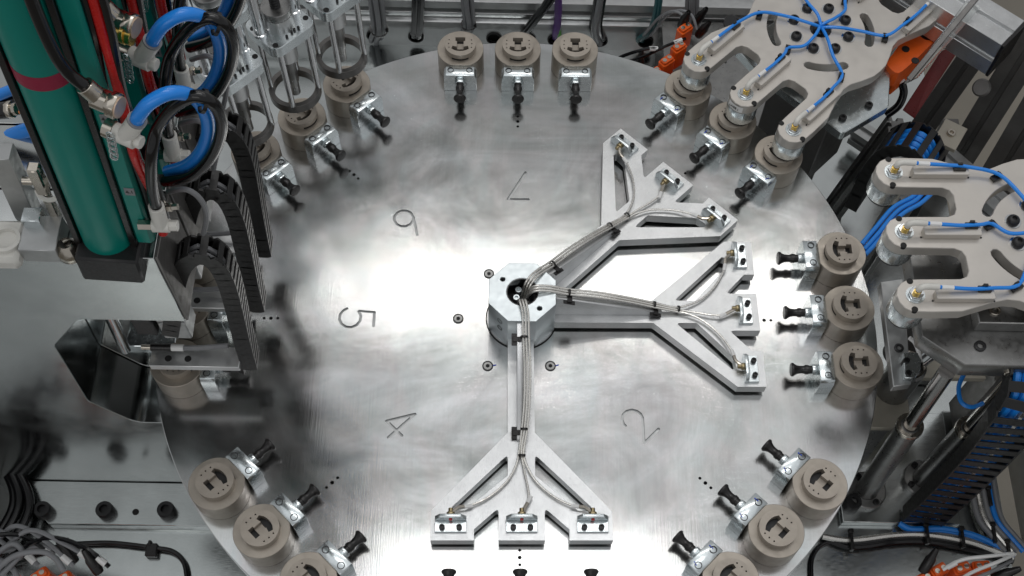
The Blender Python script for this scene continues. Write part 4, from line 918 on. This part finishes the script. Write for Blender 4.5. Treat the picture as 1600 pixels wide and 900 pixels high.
SW('support_post', G().box((a.x + 0.24, a.y + 0.16, (zt_ + FZ) / 2), (0.10, 0.06, zt_ - FZ - 0.04)), 'frame', 0.002)
for x in (0.07, 0.12): 
    q = V((a.x + x, a.y + 0.002, zt_ - 0.02)); SW('front_screw', G().cyl(q, q + V((0, -0.006, 0)), 0.007, n=14), 'nickel')
# guide columns
def guide(label, b0, t0, r0):
    B = at(*b0, FZ + 0.02); t = up_to(B, *t0); g_ = T('guide_column', label, 'guide column', (B.x, B.y, FZ), 0, 'steel guide columns at the right'); ax = (t - B).normalized(); rt = t + ax * ((0.156 - t.z) / ax.z)
    O('flange', G().lathe([(0.036, -0.02), (0.036, 0.008), (0.034, 0.010), (0.02, 0.010)], B, (0, 0, 1), 28), M['darksteel'], g_, world=True)
    O('sleeve', G().cyl(B, t, 0.0195, n=28, caps=False).cyl(t, t + ax * 0.008, 0.0220, n=28), M['darksteel'], g_, world=True)
    O('collar', G().lathe([(0.0222, 0.0), (0.0225, 0.004), (0.0215, 0.010), (0.0150, 0.010)], t, ax, 28), M['nickel'], g_, world=True)
    O('shaft', G().cyl(t, rt, 0.0125, n=24), M['shaft'], g_, world=True)
    for a_ in range(4):
        q = B + V((0.028 * math.cos(a_ * PI / 2 + .5), 0.028 * math.sin(a_ * PI / 2 + .5), 0.010)); socket_screw(g_, 'screw', q - V((B.x, B.y, FZ)), 0.0058, 0.006)
    return g_
guide('steel guide column nearest the table rim at the right', (1352, 768), (1420, 668), (1512, 566))
guide('steel guide column beside the blue hose chain at the right', (1440, 750), (1512, 672), (1600, 575))
gc = T('guide_cylinder', 'short dark guide cylinder below the right prong plate', 'guide cylinder', at(1410, 560, -0.10))
q = at(1420, 572, -0.06); O('barrel', G().lathe([(0.030, -0.26), (0.030, 0.0), (0.026, 0.004), (0.026, -0.004), (0.019, -0.006), (0.019, -0.02), (0, -0.02)], q, (0, 0, 1), 28), M['darksteel'], gc, world=True)
O('cap_ring', G().lathe([(0.0225, 0), (0.026, 0.002), (0.026, 0.006), (0.0225, 0.007), (0.0225, 0)], q, (0, 0, 1), 28), M['nickel'], gc, world=True)
O('inner_shaft', G().cyl(q + V((0, 0, -0.05)), q + V((0.075, 0.02, 0.16)), 0.0105, n=20), M['chrome'], gc, world=True)
# sensor strut beside the right nests
su = T('sensor_strut', 'grey steel strut with black screws between the right nests and the prong plate', 'strut', at(1410, 600, 0.0))
zq = 0.06
s0, s1, s2, s3 = at(1388, 500, zq), at(1420, 495, zq), at(1424, 600, zq), at(1396, 604, zq)
O('strut', G().prism([(s0.x - .004, s0.y + .07), (s1.x, s1.y + .07), (s2.x, s2.y), (s3.x, s3.y)], zq - 0.018, zq), M['alu_dull'], su, 0.0012, world=True)
O('clamp', G().prism([(at(1408, 556, zq).x, at(1408, 556, zq).y), (at(1430, 556, zq).x, at(1430, 556, zq).y), (at(1436, 568, zq).x, at(1436, 568, zq).y), (at(1434, 584, zq).x, at(1434, 584, zq).y), (at(1426, 596, zq).x, at(1426, 596, zq).y), (at(1410, 596, zq).x, at(1410, 596, zq).y)], zq, zq + 0.012), M['zinc'], su, 0.001, world=True)
for x, y, r, h in ((1405, 543, 0.0075, 0.003), (1417, 562, 0.0050, 0.015), (1420, 582, 0.0050, 0.015)):
    socket_screw(su, 'screw', at(x, y, zq + h) - su.location - V((0, 0, h - 0.0004)), r, h)
O('sensor_lead', G().tube([at(1421, 528, .08), at(1430, 536, .075), at(1436, 552, .07), at(1438, 566, .065)], 0.0034, 8, 5), M['tag'], su, world=True)
pb = T('base_bracket', 'putty coloured bracket plate with a hole beside the table rim', 'bracket', at(1385, 625, -0.2))
q = at(1392, 640, -0.15); O('plate', G().box(q + V((-0.005, 0.02, -0.006)), (0.075, 0.11, 0.012)), M['putty'], pb, 0.002, world=True); O('foot', G().box(q + V((0.0, 0.03, -0.11)), (0.05, 0.06, 0.20)), M['darksteel'], pb, 0.002, world=True)
q = at(1384, 621, -0.144); O('hole', G().cyl(q + V((0, 0, -0.004)), q + V((0, 0, 0.0008)), 0.004, n=12), M['void'], pb, world=True)
# foot plate with screws on the right
fp = T('foot_plate', 'dark steel foot plate with black screws under the guide columns', 'foot plate', at(1420, 740, FZ))
f0, f1 = at(1318, 815, FZ + .02), at(1500, 806, FZ + .02)
O('plate', G().prism([(f0.x, f0.y), (f1.x, f0.y), (f1.x, f0.y + 0.22), (f0.x, f0.y + 0.22)], FZ + 0.0005, FZ + 0.018), M['floor'], fp, 0.001, world=True)
for x, y in ((1330, 788), (1484, 785)): socket_screw(fp, 'screw', at(x, y, FZ + 0.018) - fp.location, 0.0155, 0.019)
# big energy chain with blue hoses, lower right
zc_ = 0.0
CB = at(1442, 806, FZ + 0.03); c1, c2, c3 = up_to(CB, 1500, 750), up_to(CB, 1550, 698), up_to(CB, 1586, 650)
cpts = [CB, c1, c2, c3, c3 + V((0.006, 0.012, 0.035)), c3 + V((0.008, 0.045, 0.058)), c3 + V((0.008, 0.085, 0.045)), c3 + V((0.006, 0.10, 0.005)), c3 + V((0, 0.102, -0.06))]
chain('large black energy chain full of blue hoses at the lower right', cpts, 0.066, 0.030, 0.027, [(d, 0.0062, m) for d, m in ((-0.019, 'blue'), (-0.006, 'blue'), (0.007, 'armour'), (0.019, 'blue'))], across=V((1, -0.12, 0)).normalized())
o = O('blue_hose', G().tube([at(x, y, 0.02) for x, y in ((1506, 585), (1498, 605), (1502, 628), (1518, 636), (1536, 630))], 0.0036, 10, 6), M['blue']); tag(o, 'thin blue hose hooking down from the slide blocks', 'hose')
wp = T('wall_panel', 'pale grey sheet panel along the right edge', 'panel', at(1590, 760, FZ))
w0, w1 = at(1548, 700, FZ), at(1598, 905, FZ); yy0 = w1.y - .25; 
O('sheet', G().box((0.935, -0.25, -0.16), (0.012, 0.62, 0.42)), M['alu_satin'], wp, 0.002, world=True)

# ------------------------------------------------------------------ upper right: frames, gripper and hose chain behind the prong plates
lb = T('lift_bracket', 'shiny steel lift bracket beneath the upper prong plate', 'bracket', station(45, 0.68, -0.02, 0.03), R(45) + ROT)
O('cross_plate', G().prism(fillet([(-0.045, -0.135), (0.06, -0.155), (0.14, -0.10), (0.14, 0.10), (-0.03, 0.12), (-0.045, 0.05)], 0.008, 3), 0.0, 0.020), M['zinc'], lb, 0.0015)
O('carrier', G().box((0.06, 0, 0.04), (0.11, 0.10, 0.036)), M['zinc'], lb, 0.002)
O('riser', G().box((0.10, 0.0, -0.14), (0.10, 0.14, 0.27)), M['frame'], lb, 0.002)
for x, y in ((-0.02, -0.115), (0.035, -0.13), (-0.02, 0.02), (-0.015, 0.09), (0.02, -0.06)): socket_screw(lb, 'screw', (x, y, 0.020), 0.0068, 0.006)
for j, (x, y) in enumerate(((1118, 82), (1145, 38))):
    q = at(x, y, 0.04); o = T('rubber_buffer', 'dark rubber buffer beside the upper prong plate, ' + ('lower of two' if j == 0 else 'upper of two'), 'buffer', q, 0, 'rubber buffers')
    o.rotation_euler = (0.4, -0.5, 0); O('body', G().lathe([(0.012, -0.02), (0.0145, -0.016), (0.0145, 0.012), (0.012, 0.016), (0, 0.016)], n=20), M['oxide'], o); O('stem', G().cyl((0, 0, -0.06), (0, 0, -0.02), 0.005, n=10), M['chrome'], o)
# orange gripper
og = T('orange_gripper', 'orange gripper body with a black bore below the upper prong plate', 'gripper', at(1410, 70, 0.02))
def up(px, py, z): p = at(px, py, z); return (p.x, p.y)
zg = 0.06
ol = fillet([up(1384, 100, zg), up(1402, 118, zg), up(1432, 92, zg), up(1466, 58, zg), up(1478, 42, zg), up(1470, 28, zg), up(1448, 30, zg), up(1412, 60, zg)], 0.012, 3)
bc_ = up(1450, 52, zg)
O('jaw', G().prism(ol, zg - 0.035, zg, [list(reversed(circ(bc_[0], bc_[1], 0.0165, 20)))]), M['orange'], og, 0.0, world=True)
O('bore_lining', G().lathe([(0.0164, zg - 0.034), (0.0164, zg - .002), (0.0125, zg - .004), (0.0125, zg - .034)], (bc_[0], bc_[1], 0), n=20), M['oxide'], og, world=True)
O('body', G().prism([up(1380, 100, zg - .035), up(1402, 122, zg - .035), up(1440, 90, zg - .035), up(1412, 64, zg - .035)], zg - 0.085, zg - 0.036), M['orange'], og, 0.003, world=True)
for x, y, m in ((1415, 77, 'void'), (1430, 95, 'oxide')):
    q = at(x, y, zg); O('socket', G().cyl(q, q + V((0, 0, 0.0012)), 0.0070, n=14), M[m], og, world=True)
og2 = T('orange_gripper', 'orange ring of a gripper seen past the upper edge of the prong plate', 'gripper', at(1385, 8, 0.02))
q = at(1386, 8, 0.04); O('ring', G().lathe([(0.016, 0), (0.034, 0), (0.034, 0.03), (0.016, 0.03), (0.016, 0)], q, (0.2, -0.2, 1), 28), M['orange'], og2, 0.001, world=True); O('hub', G().cyl(q, q + V((0, 0, 0.015)), 0.0155, n=20), M['oxide'], og2, world=True)
hz = T('orange_connector', 'orange cable plug with a white ring under the gripper', 'connector', at(1395, 112, 0.0))
O('boot', G().tube([at(1384, 100, 0.0), at(1394, 110, 0.0), at(1402, 118, -0.005)], 0.0105, 14, 4), M['orange'], hz, world=True)
O('ring', G().cyl(at(1404, 120, -.006), at(1409, 129, -.012), 0.0075, n=14), M['tag'], hz, world=True)
O('cable', G().tube([at(1409, 129, -.012), at(1412, 145, -.03), at(1404, 165, -.05), at(1385, 180, -.07)], 0.0075, 10, 5), M['rubber'], hz, world=True)
# red guards
def sheet(name, label, cat, pts, th, m, grp=None):
    """thin plate through four points in order"""
    P = [V(p) for p in pts]; c = sum(P, V()) / len(P); n = (P[1] - P[0]).cross(P[2] - P[0]).normalized() * th
    o = T(name, label, cat, c, 0, grp); g = G(); a = [g.bm.verts.new(p) for p in P]; b = [g.bm.verts.new(p + n) for p in P]
    g.bm.faces.new(a); g.bm.faces.new(list(reversed(b)))
    for i in range(len(P)): j = (i + 1) % len(P); g.bm.faces.new((a[i], b[i], b[j], a[j]))
    O('sheet', g, M[m], o, 0.0006, world=True); return o
sheet('guard_panel', 'dark red slanted guard panel at the upper right', 'guard panel', [at(1428, 185, -0.1), at(1410, 172, -0.1), at(1470, 80, 0.0), at(1508, 62, 0.0)], 0.004, 'redpaint', 'red guards')
sheet('guard_panel', 'small dark red guard under the upper prong plate', 'guard panel', [at(1352, 135, -0.06), at(1372, 120, -0.06), at(1392, 138, -0.06), at(1374, 162, -0.06)], 0.02, 'redpaint', 'red guards')
sheet('guard_panel', 'dark red guard seen through the hose chain', 'guard panel', [at(1352, 262, -0.2), at(1380, 215, -0.2), at(1395, 225, -0.2), at(1365, 272, -0.2)], 0.01, 'redpaint', 'red guards')
gp = sheet('clear_guard', 'tinted clear guard pane with a dark edge beside the orange gripper', 'guard pane', [at(1412, 130, 0.06), at(1432, 120, 0.06), at(1530, 10, 0.16), at(1510, 0, 0.16)], 0.004, 'clear')
O('edge_strip', G().bar(at(1420, 125, 0.065), at(1528, -6, 0.168), 0.010, 0.006), M['frame'], gp, 0.001, world=True)
# profile posts and rails
def profile(label, a, b, w, h, m, up_=ZQ, grp='machine frame profiles'):
    a, b = V(a), V(b); x = (b - a).normalized(); y = V(up_).cross(x).normalized(); z = x.cross(y); L = (b - a).length
    o = T('frame_profile', label, 'profile', a, 0, grp); o.rotation_euler = Matrix((x, y, z)).transposed().to_euler()
    e, d = 0.005, 0.008; hw, hh = w / 2, h / 2
    def side(sx, ex): return sx
    sec = [(-hw, -hh), (-e, -hh), (-e, -hh + d), (e, -hh + d), (e, -hh), (hw, -hh), (hw, -e), (hw - d, -e), (hw - d, e), (hw, e), (hw, hh), (e, hh), (e, hh - d), (-e, hh - d), (-e, hh), (-hw, hh), (-hw, e), (-hw + d, e), (-hw + d, -e), (-hw, -e)]
    O('extrusion', G().prism(sec, 0, L, M=MYZ), M[m], o, 0.0008); return o
pr = profile('short grooved aluminium cross beam at the upper right corner', at(1385, -40, 0.10), at(1570, 75, 0.10), 0.075, 0.075, 'alu', V((0, 0, 1)))
O('end_cap', G().box(((at(1570, 75, .1) - at(1385, -40, .1)).length + 0.003, 0, 0), (0.006, 0.077, 0.077)), M['black'], pr, 0.001)
def post(label, px, py, qx, qy, w, m, z0=FZ): B = at(px, py, z0); return profile(label, B, up_to(B, qx, qy), w, w, m, V((0.55, 0.83, 0)))
post('dark vertical profile post under the cross beam', 1418, 232, 1538, 60, 0.05, 'frame')
post('dark vertical profile post between the cross beam and the right edge', 1490, 262, 1640, 20, 0.06, 'frame')
post('dark vertical profile post at the right edge above the raised plate', 1550, 290, 1690, 60, 0.07, 'frame')
post('slim dark post at the right edge above the raised plate', 1590, 300, 1720, 120, 0.04, 'frame')
profile('low dark rail behind the raised prong plate', at(1440, 225, FZ + .1), at(1560, 330, FZ + .1), 0.05, 0.05, 'alu_dull')
profile('low dark rail running under the clear guard', at(1335, 205, FZ + .05), at(1420, 262, FZ + 0.05), 0.04, 0.04, 'alu_dull')
profile('dark upright strut between the two prong plates', at(1300, 330, FZ), up_to(at(1300, 330, FZ), 1400, 195), 0.035, 0.035, 'darksteel')
profile('dark strut beside the table rim at the right', at(1345, 420, FZ), up_to(at(1345, 420, FZ), 1420, 300), 0.035, 0.035, 'darksteel')
ct = T('corner_bracket', 'light corner bracket with a screw between the dark posts', 'bracket', at(1484, 212, -0.10))
k0 = at(1484, 212, -0.10); O('plate', G().box(k0, (0.045, 0.06, 0.010), Matrix.Rotation(-0.55, 3, 'Z')), M['putty'], ct, 0.001, world=True); socket_screw(ct, 'screw', (0, 0, 0.005), 0.008, 0.006, m='nickel')
O('stay', G().box(k0 + V((0.01, 0.03, -0.13)), (0.03, 0.03, 0.25)), M['frame'], ct, 0.001, world=True)
kn = T('knob', 'dark round knob between the posts near the right edge', 'knob', at(1535, 138, -0.05)); O('head', G().lathe([(0.006, -0.03), (0.006, 0), (0.016, 0.002), (0.017, 0.012), (0.014, 0.016), (0, 0.016)], n=20), M['frame'], kn); kn.rotation_euler = (0.5, -0.6, 0)
# hose chain between the prong plates
A_ = at(1352, 285, -0.20); d_ = V((0.83, -0.55, 0)) * 0.105
hp = [A_ - ZQ * 0.05, A_ + ZQ * 0.06, A_ + d_ * 0.12 + ZQ * 0.135, A_ + d_ * 0.5 + ZQ * 0.170, A_ + d_ * 0.88 + ZQ * 0.135, A_ + d_ + ZQ * 0.06, A_ + d_ - ZQ * 0.05]
chain('black energy chain with blue hoses arched between the two prong plates', hp, 0.062, 0.026, 0.022, [(d, 0.0060, 'blue') for d in (-0.020, -0.007, 0.007, 0.020)], across=V((0.55, 0.83, 0)).normalized())
for j, pts in enumerate(([(1350, 390), (1372, 365), (1402, 330), (1432, 312), (1450, 290)], [(1352, 398), (1378, 370), (1408, 336), (1438, 318), (1458, 300)], [(1346, 382), (1368, 356), (1396, 324), (1428, 306), (1446, 284)])):
    o = O('blue_hose', G().tube([at(x, y, 0.02) for x, y in pts], 0.0040, 10, 6), M['blue'])
    tag(o, ('blue hose beneath the raised prong plate, ' + ('middle', 'lowest', 'uppermost')[j] + ' of three'), 'hose', 'blue hoses beneath the raised plate')
rp_ = T('rail_plate', 'pale plate and dark tube below the raised prong plate', 'plate', at(1470, 520, -0.12))
O('plate', G().box(at(1475, 530, -0.15), (0.12, 0.16, 0.012)), M['putty'], rp_, 0.001, world=True)
O('tube', G().cyl(at(1400, 555, -0.18), at(1475, 480, -0.02), 0.026, n=24), M['frame'], rp_, world=True)
O('leg', G().box(at(1475, 530, -0.15) + V((0.03, 0.03, -0.105)), (0.04, 0.04, 0.20)), M['darksteel'], rp_, 0.001, world=True)
